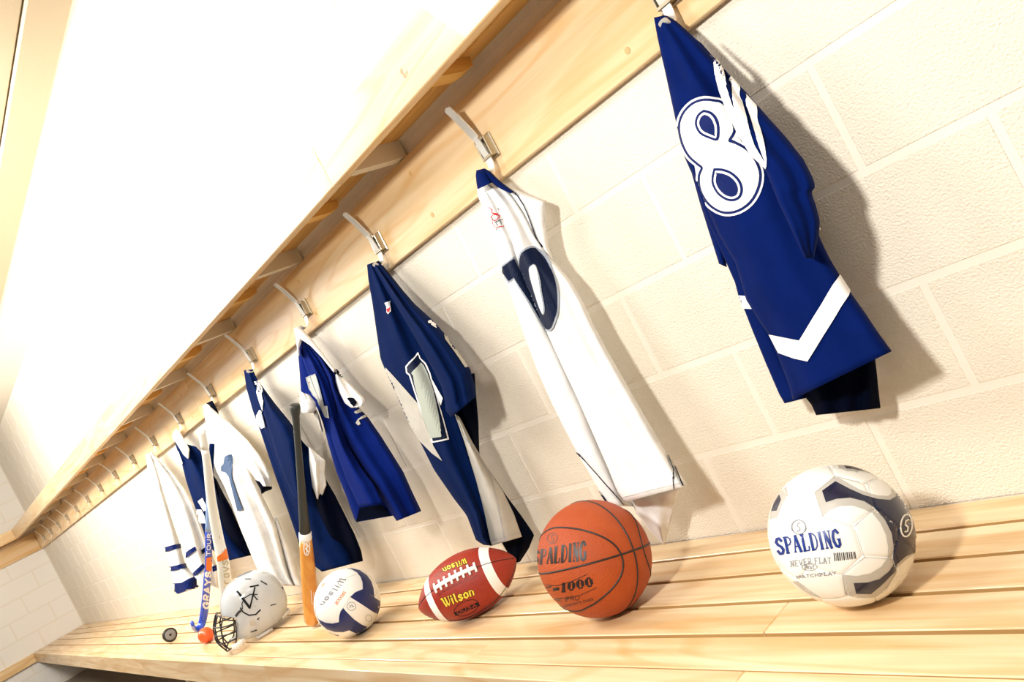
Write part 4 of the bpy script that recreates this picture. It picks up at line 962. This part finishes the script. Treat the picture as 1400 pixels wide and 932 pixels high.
bst, bo = stick([(290,607),(288,640),(286,680),(285,732),(285,771),(283,795),(280,830),(277,848),(274,856),(269,860),(265,858),(263,852)], [-.155,-.18,-.21,-.25,-.28,-.31,-.34,-.36,-.375,-.38,-.38,-.38], [7,7,8,9,10,10.5,11,11,11,11,10,8],
      [('grip', 0, .14, 'navy', 1.04), ('shaft', .14, .26, 'stick_lb', 1), ('shaft', .26, .62, 'stick_b', 1), ('toe', .62, 1, 'stick_b', 1)],
      'blue field hockey stick with orange band and curved toe behind the orange ball', 'field hockey sticks leaning on the wall')
sb = bvh_of(bo)
drape('orange_flash', [c2([(478,290),(516,280),(520,345),(505,378),(474,366)])], sb, M['stick_o'], bst, .003, step=3)
drape('lettering', [], sb, M['p_white'], bst, .003, step=3, ribbons=lettering('GRAYS', *c2([(490,620),(508,370),(455,612),(474,370)]), 2.7, 2.3)+lettering('TOUR', *c2([(500,280),(504,130),(478,280),(484,130)]), 1.3, 1.2))

# ------------------------------------------------------------------ football helmet
HC = Vector((-2.80, -.325, .140)); c = K((210, 760), 6.658)
hel = empty('football_helmet', (HC.x, HC.y, ZB), 'white football helmet with black face cage and black letter logo', 'helmet')
HS, HF = Vector((.963, -.27, 0)), Vector((-.27, -.963, 0))      # towards its left side, and the way it faces
def side(px):
    d = ray(px); P = CAM+d*((HC-CAM).dot(HS)/d.dot(HS)); return ((P-HC).dot(HF), P.z-HC.z)   # forward, up
oc = [(590,485),(600,400),(640,310),(700,235),(780,180),(880,145),(985,138),(1080,170),(1150,230),(1200,320),(1216,420),(1205,490),(1175,550),(1130,600)]
A_ = [side(p) for p in c(oc)]
fmax = max(a[0] for a in A_)+.003; fmin = min(a[0] for a in A_); zt = max(a[1] for a in A_)
hc_f, hl_ = (fmax+fmin)/2, (fmax-fmin)/2
def hp(lx, f, z_): return HC+HS*lx+HF*f+Vector((0, 0, z_))
def hpt(th, ph, k=1.0):                         # th in the side plane (0 = front, 90 = up), ph towards the side
    ct, st_ = math.cos(th), math.sin(th); cp, sp = math.cos(ph), math.sin(ph)
    rad = (abs(ct)**2.2+abs(st_)**2.2)**(-1/2.2); r2 = (abs(cp)**2.9+abs(sp)**2.9)**(-1/2.9)
    f = hc_f+hl_*ct*rad*cp*r2*k; z_ = (zt if st_ > 0 else .136)*st_*rad*cp*r2*k
    if z_ < 0 and ct > 0: f += .030*min(1, -z_/.09)*min(1, ct*2)
    lx = .112*sp*r2*k
    return hp(lx, f, z_), f, z_, lx
SIDE = [(.3, .03), (.112, .020), (.092, .008), (.077, -.012), (.083, -.035), (.099, -.061), (.120, -.090), (.112, -.106), (.091, -.118), (.06, -.123), (.005, -.113), (-.059, -.114), (-.09, -.118), (-.3, -.09), (-.3, .3), (.3, .3)]
def inside(f, z_, poly):
    r = False
    for (x0, y0), (x1, y1) in zip(poly, poly[1:]+poly[:1]):
        if (y0 > z_) != (y1 > z_) and f < (x1-x0)*(z_-y0)/(y1-y0)+x0: r = not r
    return r
def keep(f, z_, lx):
    if abs(lx) < .078 and z_ < .02 and f > -.03: return False    # open face and chin
    return inside(f, z_, SIDE) and z_ > -.125
def hshell(name, k, mt, par, NT=180, NP=110, flip=False):
    v, f, ok = [], [], []
    for i in range(NT):
        for j in range(NP+1):
            P, a_, z_, lx = hpt(2*math.pi*i/NT, math.pi*(j/NP-.5)*.995, k); v.append(P); ok.append(keep(a_, z_, lx))
    for i in range(NT):
        for j in range(NP):
            q = (i*(NP+1)+j, i*(NP+1)+j+1, ((i+1) % NT)*(NP+1)+j+1, ((i+1) % NT)*(NP+1)+j)
            if all(ok[t] for t in q): f.append(q)
    o = mesh(name, v, f, mt, par, True)
    bm = bmesh.new(); bm.from_mesh(o.data); bmesh.ops.delete(bm, geom=[v_ for v_ in bm.verts if not v_.link_faces], context='VERTS')
    bmesh.ops.smooth_vert(bm, verts=[v_ for v_ in bm.verts if v_.is_boundary], factor=.5, use_axis_x=True, use_axis_y=True, use_axis_z=True)
    bmesh.ops.recalc_face_normals(bm, faces=bm.faces); bm.to_mesh(o.data); bm.free()
    for p in o.data.polygons: p.use_smooth = True
    md = o.modifiers.new('thickness', 'SOLIDIFY'); md.thickness = .004; md.offset = -1
    return o
shell = hshell('shell', 1.0, M['hel'], hel); hshell('padding', .90, M['pad'], hel, 96, 48)
hb = bvh_of([shell])
OFFK = 1
drape('logo', [], hb, M['p_black'], hel, .0015, step=3, ribbons=[(c([(762,322),(796,362)]), 3.2), (c([(808,382),(875,470)]), 3.4), (c([(875,475),(922,285)]), 2.0), (c([(878,280),(955,264)]), 2.0), (c([(905,350),(945,398)]), 1.6),
     (c([(945,348),(880,348),(830,378),(805,430),(808,480)]), 1.3), (c([(790,470),(815,510),(870,538),(930,530),(972,488)]), 1.8)])
drape('vent', [], hb, M['dark'], hel, .0015, step=3, ribbons=[(c([(830,208),(885,208)]), .9), (c([(976,226),(1030,258)]), 1.7), (c([(1065,448),(1112,436)]), 1.4), (c([(885,690),(940,672)]), 1.4), (c([(1170,285),(1190,305)]), 2)])
drape('hardware', [], hb, M['dark'], hel, .0018, step=3, ribbons=[(c([(750,545),(770,515),(800,490)]), 3.0), (c([(738,560),(748,600)]), 3.0)])
drape('ear_hole', [c(ellipse((900,606), 30, 30))[:-1]], hb, M['ball_grey'], hel, .0015, step=3); drape('ear_hole', [c([(940,575),(966,550),(958,572),(945,582)])], hb, M['dark'], hel, .0018, step=3)
bm = bmesh.new()                                # face cage
BARS = [(.082, -.008, .137, .044), (.085, -.018, .168, .002), (.097, -.050, .178, -.030), (.108, -.075, .183, -.064), (.120, -.092, .166, -.112)]
def cpt(b_, q):
    fs, zs, fc, zc = b_; s_ = max(0, math.sin(q)); return hp(.100*math.cos(q), fs+(fc-fs)*s_**.75, zs+(zc-zs)*s_)
for b_ in BARS: tube(bm, [cpt(b_, math.pi*i/20) for i in range(21)], .0031, 8)
for q in (0, .62, 1.12, math.pi/2, math.pi-1.12, math.pi-.62, math.pi): tube(bm, spline([cpt(b_, q) for b_ in BARS], 5), .0031, 8)
frombm('cage', bm, M['cage'], hel, True)
for sx in (-1, 1):
    bm = bmesh.new(); tube(bm, [hp(sx*.098, .085, -.100), hp(sx*.103, .118, -.104), hp(sx*.098, .140, -.100)], [.012, .014, .011], 10, flat=(Vector((0, 0, 1)), .5)); frombm('chin_clip', bm, M['pad'], hel, True)
    bm = bmesh.new(); tube(bm, [hp(sx*.066, .04, -.1228), hp(sx*.068, .0, -.1228), hp(sx*.066, -.03, -.1228)], .0095, 10); frombm('jaw_pad', bm, M['pad'], hel, True)
bm = bmesh.new(); tube(bm, [hp(.085*math.cos(q), hc_f-.112*math.sin(q), -.103) for q in [math.pi*(.22+.56*i/14) for i in range(15)]], .009, 10, flat=(Vector((0, 0, 1)), .6)); frombm('neck_pad', bm, M['pad'], hel, True)
OFFK = 0
